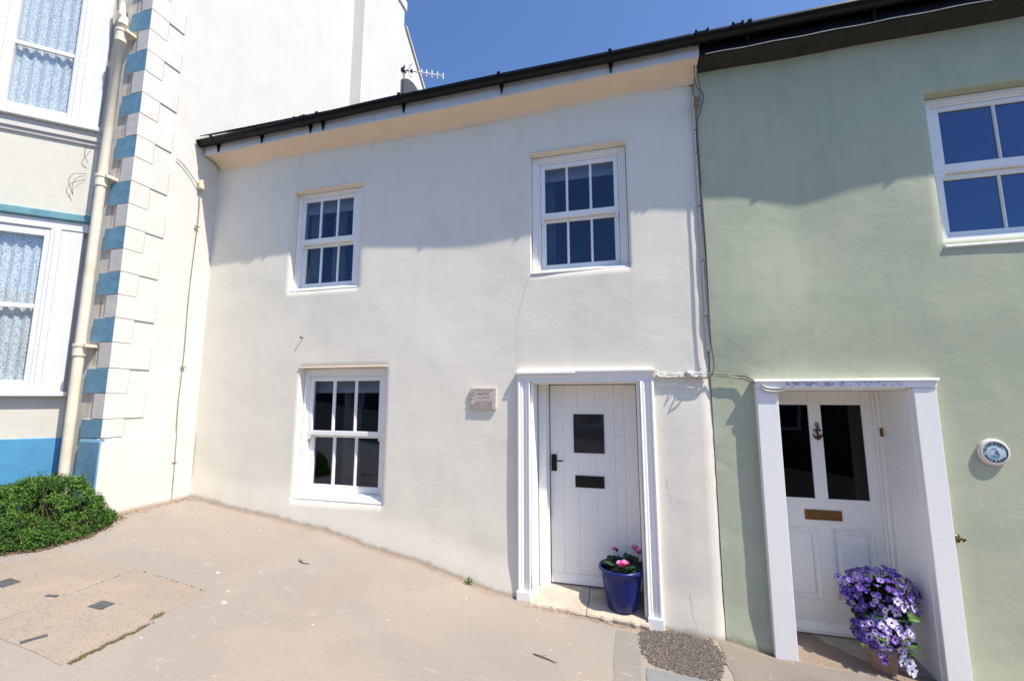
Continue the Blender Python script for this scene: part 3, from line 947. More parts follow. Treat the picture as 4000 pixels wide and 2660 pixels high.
# doorstep of two worn stones
def step_stone(name, outline, zf, thick, mat, parent, seed=0):
    mb = MB()
    n = len(outline)
    top = [mb.vert((x, y, zf(x, y))) for x, y in outline]
    cxm = sum(p[0] for p in outline) / n; cym = sum(p[1] for p in outline) / n
    mid = []
    for k, (x, y) in enumerate(outline):
        s = .004
        mid.append(mb.vert((x + (cxm - x) * -.006, y - (.008 if y < .1 else 0) + .004 * fbm(x * 40, seed, 1, 3), zf(x, y) - .014)))
    low = [mb.vert((x, y + (.012 if y < .1 else 0) + .006 * fbm(x * 30, seed + 4, 2, 3), zf(x, y) - thick)) for x, y in outline]
    c = mb.vert((cxm, cym, zf(cxm, cym) + .002))
    for k in range(n):
        j = (k + 1) % n
        mb.face((top[k], top[j], c)); mb.face((top[k], mid[k], mid[j], top[j])); mb.face((mid[k], low[k], low[j], mid[j]))
    return mb.build(name, mat, parent)
def zf_w(x, y):
    return .014 * smooth01((.2 - y) / .2) - 1.690 - .07 * (x + .75) * (1 - smooth01(y / .4)) * .9 - .15 * max(0, .29 - y) + .004 * fbm(x * 6, y * 6, 8, 3)
def jagline(xa, xb, y, n, amp, seed):
    return [(xa + (xb - xa) * k / n, y + amp * fbm(k * .9, seed, 0, 3)) for k in range(n + 1)]
st = MB()
stp = step_stone('doorstep', jagline(-.862, -.395, -.085, 14, .018, 3.1) + [(-.388, .1), (-.395, .33), (-.862, .33)], zf_w, .16, M['stone'], cot, 1)
step_stone('doorstep', jagline(-.388, .10, -.080, 14, .018, 9.4) + [(.10, .1), (.10, .33), (-.388, .33), (-.381, .1)], zf_w, .16, M['stone'], cot, 2)

# eaves: cove, fascia, gutter with brackets
def zfas(x): return lerp_table(x, [-4.8, -3.4, -1.8, .66, 4], [2.825, 2.862, 2.868, 2.915, 2.925])
cv = MB()
def cove(mb, x0, x1, zt, yf, n=8, drop=.11):
    xs_ = frange(x0, x1, .15) + [x1]
    rows = []
    for x in xs_:
        row = []
        zt = zfas(x) + .012; zb = zt - drop
        for k in range(n + 1):
            t = k / n * math.pi / 2
            row.append(mb.vert((x, -(1 - math.cos(t)) * -yf * 1.0, zb + (zt - zb) * math.sin(t))))
        rows.append(row)
    for i in range(len(rows) - 1):
        for k in range(n): mb.face((rows[i][k], rows[i + 1][k], rows[i + 1][k + 1], rows[i][k + 1]))
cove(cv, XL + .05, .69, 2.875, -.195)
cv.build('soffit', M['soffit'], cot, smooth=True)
def board(mb, x0, x1, y0, y1, h0, h1, zfun, n=24):
    xs_ = [x0 + (x1 - x0) * k / n for k in range(n + 1)]
    rows = [[mb.vert((x, y0, zfun(x) + h0)), mb.vert((x, y0, zfun(x) + h1)), mb.vert((x, y1, zfun(x) + h1)), mb.vert((x, y1, zfun(x) + h0))] for x in xs_]
    for i in range(n):
        for k in range(4):
            j = (k + 1) % 4
            mb.face((rows[i][k], rows[i][j], rows[i + 1][j], rows[i + 1][k]))
    mb.face(rows[0]); mb.face(rows[-1][::-1])
fa = MB(); board(fa, -4.745, .690, -.220, -.195, 0, .165, zfas)
fa.build('fascia', M['fascia'], cot, bevel=.003)

def zgut(x): return lerp_table(x, [-4.8, -3.83, -2.12, -1.1, -.07, .98, 1.72, 4], [2.955, 2.972, 3.02, 3.03, 3.033, 3.048, 3.055, 3.07])
def gutter(mb, x0, x1, yc=-.278, r=.056, n=60, d=10):
    xs_ = [x0 + (x1 - x0) * k / n for k in range(n + 1)]
    rows = []
    for x in xs_:
        z = zgut(x)
        row = []
        for k in range(d + 1):
            t = math.pi * k / d
            row.append(mb.vert((x, yc - r * math.cos(t), z - r * math.sin(t) * 1.05)))
        for k in range(d, -1, -1):
            t = math.pi * k / d
            row.append(mb.vert((x, yc - (r - .005) * math.cos(t), z - (r - .005) * math.sin(t) * 1.05)))
        rows.append(row)
    m_ = len(rows[0])
    for i in range(n):
        for k in range(m_):
            j = (k + 1) % m_
            mb.face((rows[i][k], rows[i][j], rows[i + 1][j], rows[i + 1][k]))
    for row in (rows[0], rows[-1]):
        for k in range(d):
            mb.face((row[k], row[k + 1], row[m_ - 2 - k], row[m_ - 1 - k]))
def stopend(mb, x, yc=-.278, r=.058):
    z = zgut(x)
    pts = [(x, yc - r * math.cos(math.pi * k / 12), z - r * 1.05 * math.sin(math.pi * k / 12)) for k in range(13)]
    mb.prism(pts, (.012, 0, 0))
def bracket(name, x, parent, yc=-.278, r=.0565, w=.03):
    mb = MB()
    z = zgut(x)
    d = 10
    o = []; i_ = []
    for k in range(d + 1):
        t = math.pi * k / d
        o.append((yc - (r + .006) * math.cos(t), z + .004 - (r + .007) * 1.05 * math.sin(t)))
        i_.append((yc - (r + .0005) * math.cos(t), z + .004 - (r + .0005) * 1.05 * math.sin(t)))
    for k in range(d):
        mb.prism([(x, *o[k]), (x, *o[k + 1]), (x, *i_[k + 1]), (x, *i_[k])], (w, 0, 0))
    # small clip over the front lip
    mb.box(x, x + w, yc - r - .010, yc - r + .008, z + .003, z + .014)
    # triangular back leg on the fascia
    mb.prism([(x + w * .25, yc + .02, z - .048), (x + w * .25, -.2225, z - .020), (x + w * .25, -.2225, z - .125)], (w * .5, 0, 0))
    mb.prism([(x - w * .35, -.2225, z - .02), (x + w * 1.35, -.2225, z - .02), (x + w * .5 + .003, -.2225, z - .13), (x + w * .5 - .003, -.2225, z - .13)], (0, -.012, 0))
    return mb.build(name, M['black'], parent)
gm = MB(); gutter(gm, -4.742, .70); stopend(gm, -4.752)
gut = gm.build('gutter', M['black'], cot, smooth=True)
for x in (-4.55, -3.93, -3.28, -3.12, -2.15, -1.10, -.07):
    bracket('gutter_bracket', x, gut)
def union(x, parent, w=.11):
    mb = MB(); n = 10; r = .061; z = zgut(x); yc = -.278
    pts = [(x, yc - r * math.cos(math.pi * k / 12), z + .002 - r * 1.05 * math.sin(math.pi * k / 12)) for k in range(13)]
    ins = [(x, yc - (r - .004) * math.cos(math.pi * k / 12), z + .002 - (r - .004) * 1.05 * math.sin(math.pi * k / 12)) for k in range(13)]
    for k in range(12): mb.prism([pts[k], pts[k + 1], ins[k + 1], ins[k]], (w, 0, 0))
    for xx in (x, x + w - .02): mb.box(xx, xx + .02, yc - r - .008, yc - r + .006, z + .002, z + .014)
    return mb.build('gutter_union', M['black'], parent)
union(-3.40, gut)

def roof(parent, x0, x1, zr=5.25, yr=2.5):
    mb = MB()
    rows = 16
    for k in range(rows):                       # overlapping slate courses
        t0, t1 = k / rows, (k + 1) / rows
        y0, y1 = -.30 + (yr + .30) * t0, -.30 + (yr + .30) * t1
        z0, z1 = 3.005 + (zr - 3.005) * t0, 3.005 + (zr - 3.005) * t1
        mb.prism([(x0, y0, z0 + .012), (x0, y0, z0 + .022), (x0, y1, z1 + .010), (x0, y1, z1)], (x1 - x0, 0, 0))
    mb.prism([(x0, yr, zr), (x0, yr, zr + .03), (x0, yr + 2.6, 3.1), (x0, yr + 2.6, 3.06)], (x1 - x0, 0, 0))
    return mb.build('roof', M['roof'], parent)
roof(cot, XL + .06, .6785)
# hairline cracks
for pts in ([(-3.56, 2.75), (-3.585, 2.6), (-3.60, 2.45), (-3.605, 2.34)], [(-.885, 1.12), (-1.0, .7), (-1.0, .5), (-.985, .27)],
            [(.28, -.66), (.31, -.86), (.33, -.95)], [(.42, -1.55), (.44, -1.72), (.47, -1.82)]):
    conform_ribbon('crack', cot, pts, f_cot, .0022, M['crack'])
# ================================================================== green cottage
grn = thing('cottage', (1.9, 0, -1.9), 'sage green rendered cottage with half glazed white door, right of the white cottage', 'house')
XR = 4.6
W_GR = (2.352, 3.36, 1.165, 2.388)
D_G = (1.135, 2.035, -2.4, .075)
def f_grn(x, z):
    y = wall_wave(x + .0, z + .0)
    k = smooth01((z - .15) / .5)
    y -= .024 * k * (1 - .55 * smooth01((x - .9) / .8))
    y += .006 * (1 - k)
    e = smooth01((.72 - x) / .05)
    y += e * .004 * fbm(x * 20, z * 11, 4, 3)
    y -= .016 * smooth01((gz(x, 0) + .3 - z) / .35)
    return y
gw = wall_grid(XP + .004, XR, -2.4, 2.98, [W_GR + (.12,), D_G + (.47,)], f_grn)
# return of the proud render at the party line
zz = frange(-2.3, 2.95, .06)
for k in range(len(zz) - 1):
    x = XP + .004
    gw.quad((x, f_grn(x, zz[k]), zz[k]), (x, .06, zz[k]), (x, .06, zz[k + 1]), (x, f_grn(x, zz[k + 1]), zz[k + 1]))
gw.foot = True
gw.build('wall', M['green'], grn, smooth=True)
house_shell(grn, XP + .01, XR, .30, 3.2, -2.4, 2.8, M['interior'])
sash_window(grn, W_GR, (2.445, 3.265, 1.225, 2.320), (2.496, 3.216, 1.830, 2.281), (2.494, 3.214, 1.284, 1.716),
            [(2.847, 2.867)], .09, M['glass_blue'], (2.348, 3.37, -.032, 1.112, 1.162), None, [], label='white sash window at the upper right corner, reflecting blue sky')
# door case: plain boards
dc = MB()
dc.box(.988, 1.140, -.052, .02, -1.99, .064)
dc.box(2.028, 2.168, -.052, .02, -2.06, .064)
dc.box(.985, 2.172, -.060, .02, .066, .118)
dc.prism([(.975, -.075, .1185), (.975, -.068, .134), (.975, .02, .140), (.975, .02, .1185)], (1.21, 0, 0))
dc.build('door_surround', M['white'], grn, bevel=.004)
MB().box(1.20, 1.96, -.064, -.0605, .078, .112).build('peeling_strip', simple('flaking_white_paint', (.74, .75, .78), .6, col2=(.36, .36, .44), vscale=38, lohi=(.5, .56)), grn)
dl = MB()
dl.box(2.0205, 2.0335, -.001, .50, -2.02, .0495)
dl.box(2.0, 2.020, .39, .50, -1.98, .048)
dl.box(1.9845, 1.9995, .43, .50, -1.98, .048)
dl.box(1.1365, 1.148, -.001, .44, -2.0, .0495)
dl.box(1.136, 2.034, .02, .50, .050, .074)
dl.build('door_lining', M['white_door'], grn, bevel=.004)
gd = MB()
Y0, Y1 = .452, .492
LX0, LX1 = 1.137, 1.984
# stiles and rails
gd.box(LX0, 1.21, Y0, Y1, -1.925, .048); gd.box(1.512, 1.608, Y0, Y1, -1.925, .048); gd.box(1.910, LX1, Y0, Y1, -1.925, .048)
for (a, b) in ((1.21, 1.512), (1.608, 1.910)):
    gd.box(a, b, Y0 + .001, Y1 - .001, -.070, .048)
    gd.box(a, b, Y0 + .001, Y1 - .001, -1.090, -.857)
    gd.box(a, b, Y0 + .001, Y1 - .001, -1.925, -1.670)
gdoor = gd.build('front_door', M['white_door'], grn, bevel=.003, label='white half glazed door with two long panes over two panels')
for (a, b) in ((1.21, 1.512), (1.608, 1.910)):
    MB().box(a - .004, b + .004, Y0 + .014, Y0 + .019, -.861, -.066).build('pane', glass_mat('door_glass', (.25, .25, .27), 0.03), gdoor)
    pm = MB(); pm.box(a - .003, b + .003, Y0 + .016, Y0 + .024, -1.673, -1.087)
    pm.prism([(a + .05, Y0 + .0158, -1.62), (b - .05, Y0 + .0158, -1.62), (b - .05, Y0 + .0158, -1.14), (a + .05, Y0 + .0158, -1.14)][::-1], (0, -.010, 0))
    pm.build('panel', M['white_door'], gdoor, bevel=.006)
    bd = MB(); ring_boxes(bd, (a + .0005, b - .0005, -1.6695, -1.0905), (a + .016, b - .016, -1.654, -1.106), Y0 + .002, Y0 + .0155)
    bd.build('bead', M['white_door'], gdoor, bevel=.004)
MB().prism([(LX0, Y0 - .0005, -1.92), (LX0, Y0 - .032, -1.918), (LX0, Y0 - .030, -1.89), (LX0, Y0 - .0005, -1.835)], (LX1 - LX0, 0, 0)).build('weather_board', M['white_door'], gdoor, bevel=.003)
MB().box(1.420, 1.694, Y0 - .007, Y0 - .0005, -1.031, -.948).build('letter_plate', M['bronze'], gdoor, bevel=.003)
lf = MB(); lf.box(1.455, 1.670, Y0 - .012, Y0 - .0075, -1.016, -.966); lf.tube([(1.458, Y0 - .014, -1.012), (1.672, Y0 - .014, -1.012)], .0035, 8); lf.tube([(1.458, Y0 - .014, -1.012), (1.455, Y0 - .014, -.975)], .003, 8)
lf.build('letter_flap', M['bronze'], gdoor, bevel=.002)
# anchor shaped knocker
an = MB()
ax, ay = 1.566, Y0 - .012
an.tube([(ax, ay, -.245), (ax, ay, -.355)], [.006, .008], 8)
an.tube([(ax - .030, ay, -.287), (ax + .030, ay, -.287)], .006, 8)
an.tube([(ax - .036, ay, -.318), (ax - .030, ay, -.335), (ax - .012, ay, -.355), (ax, ay, -.362), (ax + .012, ay, -.355), (ax + .030, ay, -.335), (ax + .038, ay, -.314)], [.004, .007, .009, .010, .009, .007, .004], 8)
an.tube([(ax + .012 * math.cos(t), ay, -.236 + .012 * math.sin(t)) for t in [k * .6283 for k in range(11)]], .0045, 6)
an.tube([(ax + .018 * math.sin(k * .9), ay - .008, -.255 - k * .009) for k in range(11)], .004, 6)
an.build('knocker', M['brass'], gdoor, smooth=True)
hg = MB(); hg.box(1.995, 2.019, .386, .3895, -.325, -.255)
hg.build('hinge_plate', M['bronze'], grn)
for z in (0, -.02): pass
# step of the green door
def zf_g(x, y): return -1.925 - .07 * max(0, .45 - y) - .035 * (x - 1.5) * (1 - smooth01(y / .4)) + .003 * fbm(x * 7, y * 7, 3, 3)
step_stone('doorstep', jagline(1.145, 2.03, -.075, 22, .022, 5.5) + [(2.03, .2), (2.03, .48), (1.145, .48), (1.145, .2)], zf_g, .16, M['screed'], grn, 7)
# eaves
gfa = MB(); board(gfa, .700, XR, -.215, -.190, .01, .16, zfas); gfa.build('fascia', M['black'], grn)
gso = MB(); cove(gso, .700, XR, 2.9, -.192, 8, .045); gso.build('soffit', M['dark_soffit'], grn, smooth=True)
gg = MB(); gutter(gg, .7005, XR); ggut = gg.build('gutter', M['black'], grn, smooth=True)
for x in (1.05, 1.95, 2.9): bracket('gutter_bracket', x, ggut)
union(.645, ggut)
union(.93, ggut, .09)
roof(grn, .679, XR)
fw = MB(); fw.tube([(.74 + 2.2 * k / 30, -.219, zfas(.74 + 2.2 * k / 30) + .006 + .003 * math.sin(k * 1.1)) for k in range(31)], .004, 6)
tag(fw.build('wire', M['white_cable']), 'thin white wire clipped along the bottom of the black fascia', 'wire')
for pts in ([(.70, .07), (.86, .46), (.98, .33), (1.06, .22), (1.07, .13)], [(.64, -.46), (.78, -.55), (.86, -.65)]):
    if pts[0] == (.70, .07): pts = [(.80, .50), (.93, .38), (1.03, .27), (1.065, .15)]
    conform_ribbon('crack', grn, pts, f_grn, .0028, M['crack'])
# ================================================================== cream house
XF, YF = -4.76, -.925           # quoin arris
crm = thing('house', (-4.78, -.9, -1.1), 'tall cream rendered house with blue painted quoins and a canted bay', 'house')
YW = YF + .022                  # front wall face, quoins stand proud of it
XW = XF - .010                  # flank wall face
TOP = 9.6
fk = MB()
ys_ = frange(YW, 4.1, .12) + [4.1]; zs_ = frange(-2.2, TOP, .15) + [TOP]
def f_fk(y, z): return XW + .004 * fbm(y * 1.1, z * 1.1, 9, 3) - .002
idx = [[fk.vert((f_fk(y, z), y, z)) for y in ys_] for z in zs_]
for j in range(len(zs_) - 1):
    for i in range(len(ys_) - 1):
        fk.face((idx[j][i], idx[j][i + 1], idx[j + 1][i + 1], idx[j + 1][i]))
fk.foot = True
fk.build('flank_wall', M['cream'], crm, smooth=True)
fr = MB()
xs2 = frange(-9.5, XW - .002, .1) + [XW - .002]
idx = [[fr.vert((x, YW + .004 * fbm(x * 1.3, z * 1.3, 2, 3), z)) for x in xs2] for z in zs_]
for j in range(len(zs_) - 1):
    for i in range(len(xs2) - 1):
        fr.face((idx[j][i], idx[j][i + 1], idx[j + 1][i + 1], idx[j + 1][i]))
fr.build('front_wall', M['cream_front'], crm, smooth=True)
bk = MB(); bk.box(-9.5, XW - .01, YW + .05, 4.1, TOP - .1, TOP); bk.box(-9.5, XW - .01, 4.05, 4.1, -2, TOP - .1); bk.box(-9.5, -9.4, YW + .05, 4.05, -2, TOP - .1)
bk.build('rear_wall', M['cream_plain'], crm)
# chimney breast standing out of the flank, with a coping and a sloped shoulder
XC = -4.54
cb = MB()
prof = [(2.38, 2.0), (2.38, 10.4), (3.81, 10.4), (3.81, 8.17), (4.95, 7.22), (4.95, 2.0)]
cb.prism([(XC - .30, y, z) for y, z in prof], (.30, 0, 0))
cb.build('chimney_breast', M['cream_plain'], crm, bevel=.008)
MB().box(XC - .32, XC + .035, 2.34, 3.86, 8.56, 8.78).build('chimney_band', M['cream_plain'], crm, bevel=.01)
sh = MB(); sh.prism([(XC - .28, 3.83, 8.185), (XC - .28, 3.87, 8.20), (XC - .28, 5.00, 7.255), (XC - .28, 4.97, 7.215)], (.32, 0, 0))
sh.build('shoulder_coping', M['cream_plain'], crm)
# plinth
plz = -.42
pl = MB()
pl.prism([(XF + .012, YF + .002, z0) for z0 in ()] or [(XF - .05, YF - .0, -2.2), (XF + .012, YF - .0, -2.2), (XF + .012, YF - .0, plz), (XF - .006, YF, plz + .028), (XF - .05, YF, plz + .03)], (0, -YF - .01, 0))
pl.foot = True
pl.build('plinth', M['cream'], crm, bevel=.004)
pb = MB()
pb.prism([(-5.02, YW + .01, -2.2), (-5.02, YF - .012, -2.2), (-5.02, YF - .012, plz), (-5.02, YF + .004, plz + .028), (-5.02, YW + .01, plz + .028)], (XF + .011 + 5.02, 0, 0))
pb.build('plinth', M['blue'], crm, bevel=.004)
# quoin blocks: long-on-flank course is plain, short-on-flank course is blue on the front
zs3 = [-.385, -.21, .03, .27, .52, .76, .99, 1.22, 1.45, 1.68, 1.92, 2.16, 2.42, 2.655, 2.90, 3.135, 3.38, 3.62, 3.86, 4.095, 4.34, 4.58, 4.82]
for k in range(len(zs3) - 1):
    z0, z1 = zs3[k] + .003, zs3[k + 1] - .003
    blue = (k % 2 == 0)
    ly = .175 if blue else .355
    lx = .285 if blue else .155
    ly += random.uniform(-.008, .008); lx += random.uniform(-.008, .008)
    j = random.uniform(-.002, .002)
    q = MB()
    # L shaped block in two pieces of one mesh; slot 0 front, slot 1 flank
    v = [(XF - lx, YF + j), (XF + j, YF + j), (XF + j, YF + ly), (XW - .01, YF + ly), (XW - .01, YW + .01), (XF - lx, YW + .01)]
    n = len(v)
    lo_ = [q.vert((a, b, z0)) for a, b in v]; hi_ = [q.vert((a, b, z1)) for a, b in v]
    q.face(lo_[::-1], 1); q.face(hi_, 1)
    for a in range(n):
        b = (a + 1) % n
        q.face((lo_[a], lo_[b], hi_[b], hi_[a]), 0 if a in (0, 5) else 1)
    q.box(XW - .012, XF + j - .0015, YF + ly + .0002, YF + ly + .0045, z0 + .004, z1 - .002, 2)
    q.build('quoin', [M['blue'] if blue else M['cream_grey'], M['cream_plain'], M['joint']], crm, bevel=.006)
# downpipe
pipe = MB()
PXc, PYc, PR = -5.055, -1.0, .040
pipe.tube([(PXc, PYc, -1.2), (PXc, PYc, -.69), (PXc, PYc, .5), (PXc, PYc, 2.2), (PXc + .012, PYc, 3.9)], PR, 18)
dp = pipe.build('downpipe', M['pipe'], crm, smooth=True)
for z, h in ((.49, .11), (2.20, .11), (3.82, .13), (-.78, .12)):
    c_ = MB()
    xx = PXc + (.012 * (z - 2.2) / 1.7 if z > 2.2 else 0)
    c_.lathe((xx, PYc, z), [(PR + .001, -h), (PR + .009, -h + .006), (PR + .009, -.02), (PR + .016, -.015), (PR + .016, .012), (PR + .001, .014)], 20)
    if z > 0:
        c_.box(xx - .075, xx + .085, PYc + .02, YW + .0, z - .02, z + .008)
        c_.box(xx + .045, xx + .085, PYc - .012, PYc + .0195, z - .02, z + .008)
    c_.build('pipe_collar', M['pipe'], dp, smooth=False)
br = MB(); br.tube([(PXc + .012, PYc, 3.90), (PXc + .010, PYc + .005, 3.98), (PXc - .03, PYc + .02, 4.06), (PXc - .09, PYc + .03, 4.13), (PXc - .12, PYc + .03, 4.30)], PR - .002, 16)
br.build('swan_neck', M['pipe'], dp, smooth=True)

# canted bay
BA = R(42)
BD = Vector((-math.cos(BA), -math.sin(BA), 0)); BN = Vector((math.sin(BA), -math.cos(BA), 0))
B0 = Vector((-5.33, -.93, 0))
BL = .98
def bp(u, d, z):
    """u along the canted side from the house wall, d outwards, z up"""
    p = B0 + BD * u + BN * d
    return (p.x, p.y, z)
def bbox(mb, u0, u1, d0, d1, z0, z1, mi=None):
    mb.prism([bp(u0, d0, z0), bp(u1, d0, z0), bp(u1, d1, z0), bp(u0, d1, z0)], (0, 0, z1 - z0), mi)
def poly_bay(mb, d, z0, z1, inner=-.18):
    """the three sided bay body: right canted side and front, solid wall ring"""
    a = Vector(bp(-.02 + 0, d, 0)); b = Vector(bp(BL, d, 0)) + Vector((-d * .38, -d * .38, 0)) * 0
    b = Vector(bp(BL + d * .36, d, 0))
    c = b + Vector((-1.6, 0, 0)); e = Vector((c.x - .6, YW + .02, 0))
    a2 = Vector((a.x, YW + .02, 0))
    pts = [a2, a, b, c, e]
    mb.prism([(p.x, p.y, z0) for p in pts], (0, 0, z1 - z0))
q = MB(); poly_bay(q, 0.0, -2.2, .004); q.build('bay_wall', M['panel_cream'], crm, bevel=.004)
q = MB(); poly_bay(q, .016, -2.2, -.39); q.build('bay_plinth', M['blue_bright'], crm, bevel=.006)
q = MB(); poly_bay(q, 0.0, 1.70, 2.745); q.build('bay_wall', M['panel_cream'], crm, bevel=.004)
q = MB(); poly_bay(q, 0.022, 2.60, 2.64); poly_bay(q, .040, 2.6401, 2.690); poly_bay(q, .030, 2.6901, 2.748)
q.build('sill_moulding', M['cream_grey'], crm, bevel=.006)
q = MB(); poly_bay(q, .050, 1.755, 1.835); q.build('lead_hood', simple('blue_grey_paint', (.15, .32, .36), .6, col2=(.10, .22, .26), vscale=7), crm, bevel=.012)
q = MB(); poly_bay(q, .022, 1.66, 1.753); q.build('bay_head', M['upvc'], crm, bevel=.004)
q = MB(); poly_bay(q, .0, 4.55, 9.5); q.build('bay_wall', M['panel_cream'], crm)
def bay_window(z0, z1, zb, uR=.288, uL=.70, label=None):
    """white plastic window in the canted side, wide boarded jamb by the house wall"""
    m = MB()
    bbox(m, 0.0, .16, -.07, .014, z0, z1)                       # boarded jamb
    bbox(m, .16, .2050, -.07, .034, z0, z1)
    bbox(m, .2052, .2400, -.07, .022, z0, z1)
    bbox(m, .2402, uR - .002, -.07, .010, z0, z1)
    bbox(m, uL + .002, uL + .075, -.07, .010, z0, z1)
    bbox(m, uL + .0752, BL - .06, -.07, .026, z0, z1)
    bbox(m, BL - .0598, BL, -.07, .040, z0, z1)
    bbox(m, uR - .002, uL + .002, -.07, .008, z0, z0 + .105)
    bbox(m, uR - .002, uL + .002, -.07, .008, z1 - .08, z1)
    w = m.build('bay_window', M['upvc'], crm, bevel=.004, label=label)
    q = MB(); bbox(q, uR - .0025, uL + .0025, -.028, -.004, zb - .022, zb + .022); q.build('transom', M['upvc'], w, bevel=.003)
    for (a, b) in ((z0 + .105, zb - .022), (zb + .022, z1 - .08)):
        q = MB(); bbox(q, uR - .004, uL + .004, -.022, -.018, a - .003, b + .003); q.build('pane', M['glass_bay'], w)
    q = MB(); bbox(q, -.045, BL + .05, -.05, .075, z0 - .046, z0 - .001); q.build('sill', M['upvc'], w, bevel=.005)
    q = MB()
    n = 50
    pa = [(uR - .03 + (uL - uR + .06) * k / n, -.060 + .010 * math.sin(k * .8) + .004 * math.sin(k * 2.1)) for k in range(n + 1)]
    ii = [[q.vert(bp(u, d, z)) for u, d in pa] for z in (z0 + .05, z1)]
    for k in range(n): q.face((ii[0][k], ii[0][k + 1], ii[1][k + 1], ii[1][k]))
    q.build('net_curtain', M['lace'], w, smooth=True)
    return w
bay_window(.05, 1.658, .872, label='lower window of the bay with net curtain')
bay_window(2.795, 4.55, 3.558, .255, .70, label='upper window of the bay with patterned net curtain')
# front face and far side of the bay, seen only from further left
BF = Vector(bp(BL, 0, 0))
for (z0, z1, zb) in ((.05, 1.658, .872), (2.795, 4.55, 3.558)):
    xr, xl, yf_ = BF.x - .003, BF.x - 1.6, BF.y
    m = MB()
    for (a, b) in ((xl, xl + .09), (xl + .76, xl + .84), (xr - .09, xr)): m.box(a, b, yf_, yf_ + .07, z0, z1)
    for (a, b) in ((xl + .0905, xl + .7595), (xl + .8405, xr - .0905)):
        m.box(a, b, yf_ + .003, yf_ + .065, z0, z0 + .105); m.box(a, b, yf_ + .003, yf_ + .065, z1 - .08, z1); m.box(a, b, yf_ + .010, yf_ + .05, zb - .022, zb + .022)
    e_ = Vector((xl - .6, YW + .02, 0)); c_v = Vector((xl, yf_ + .002, 0))
    m.prism([(c_v.x - .002, c_v.y, z0), (e_.x, e_.y, z0), (e_.x + .07, e_.y, z0), (c_v.x - .002, c_v.y + .07, z0)], (0, 0, z1 - z0))
    w = m.build('bay_window', M['upvc'], crm, bevel=.004)
    for (a, b) in ((xl + .0905, xl + .7595), (xl + .8405, xr - .0905)):
        MB().box(a - .003, b + .003, yf_ + .026, yf_ + .030, z0 + .10, z1 - .076).build('pane', M['glass_bay'], w)
    q = MB(); n = 90
    pa = [(xl + .02 + (1.56) * k / n, yf_ + .085 + .010 * math.sin(k * .8)) for k in range(n + 1)]
    ii = [[q.vert((x, y, z)) for x, y in pa] for z in (z0 + .05, z1)]
    for k in range(n): q.face((ii[0][k], ii[0][k + 1], ii[1][k + 1], ii[1][k]))
    q.build('net_curtain', M['lace'], w, smooth=True)
    MB().box(xl - .05, xr + .02, yf_ - .075, yf_ + .05, z0 - .046, z0 - .001).build('sill', M['upvc'], w, bevel=.005)
# loose bits of cable on the bay corner
wc = MB()
wc.tube(spline([bp(.02, .03, 2.60), bp(.05, .06, 2.55), bp(.06, .05, 2.47), bp(.03, .03, 2.40)]), .0025, 6)
wc.tube(spline([bp(.03, .03, 2.28), bp(.12, .05, 2.25), bp(.15, .05, 2.16), bp(.11, .03, 2.03)]), .0025, 6)
wc.tube(spline([bp(.03, .03, 2.26), bp(.09, .05, 2.22), bp(.12, .05, 2.12), bp(.11, .03, 2.03)]), .0018, 6)
tag(wc.build('cable', M['grey_cable'], None, smooth=True), 'loose dark loops of cable on the corner of the cream bay', 'cable')
# flank cable with its junction box
fc = MB()
fc.tube(spline([(XF + .004, -.225, 2.38), (XF + .006, -.215, 2.0), (XF + .006, -.235, 1.2), (XF + .006, -.225, .5), (XF + .006, -.235, -.1), (XF + .018, -.225, -.5), (XF + .02, -.215, -1.08)]), .0042, 8)
fc.tube(spline([(XF + .004, -.52, 2.62), (XF + .008, -.44, 2.585), (XF + .01, -.33, 2.50), (XF + .02, -.25, 2.42)]), .0045, 8)
for z in (1.95, .33, -.70): fc.box(XF, XF + .022, -.245, -.20, z - .005, z + .005)
tag(fc.build('cable', M['brown_cable'], None, smooth=True), 'thin brown cable running down the sunlit cream flank wall', 'cable')
jb = MB()
jb.prism([(XF - .004, -.26, 2.40), (XF - .004, -.19, 2.40), (XF - .004, -.185, 2.49), (XF - .004, -.225, 2.52), (XF - .004, -.262, 2.48)], (.05, 0, 0))
jbx = jb.build('junction_box', simple('cream_plastic', (.66, .60, .42), .5), None, bevel=.008)
tag(jbx, 'small cream junction box high on the cream flank wall', 'junction box')
# ================================================================== smaller things
# carved stone plaque on the white cottage
pq = thing('plaque', (-1.316, -.03, -.02), 'square pinkish stone plaque with worn lettering on the white wall', 'plaque')
px0, px1, pz0, pz1 = -1.440, -1.190, -.119, .083
yq = f_cot(-1.31, 0)
m = MB(); m.box(px0, px1, yq - .024, yq + .01, pz0, pz1)
m.build('slab', [M['plaque']], pq, bevel=.004)
# worn lettering: short raised strokes in rows, not readable any more in the photograph
lt = MB()
yy0, yy1 = yq - .0275, yq - .0235
def stroke(mb, x, z, w, h, tilt=0.0):
    mb.prism([(x, yy1, z), (x + w, yy1, z), (x + w + tilt, yy1, z + h), (x + tilt, yy1, z + h)][::-1], (0, yy0 - yy1, 0))
rows = [(.062, .012, .05, .245, 13), (.040, .014, .01, .06, 3), (.026, .026, .07, .205, 9), (.012, .013, .02, .06, 3), (-.005, .012, .08, .21, 8), (-.022, .014, .01, .06, 3), (-.053, .028, .07, .235, 10), (-.085, .030, .02, .235, 13), (-.105, .018, .02, .24, 14)]
for (z, h, a, b, n) in rows:
    for k in range(n):
        x = px0 + .01 + a - .02 + (b - a) * k / n + random.uniform(-.002, .002)
        hh = h * random.uniform(.7, 1.05)
        stroke(lt, x, z - .002, .0028, hh, random.choice((-.003, 0, 0, .003)))
        if random.random() < .45: stroke(lt, x + .003, z + hh * random.choice((0, .45, .8)), .006, .0026)
lt.build('lettering', M['plaque_ink'], pq)
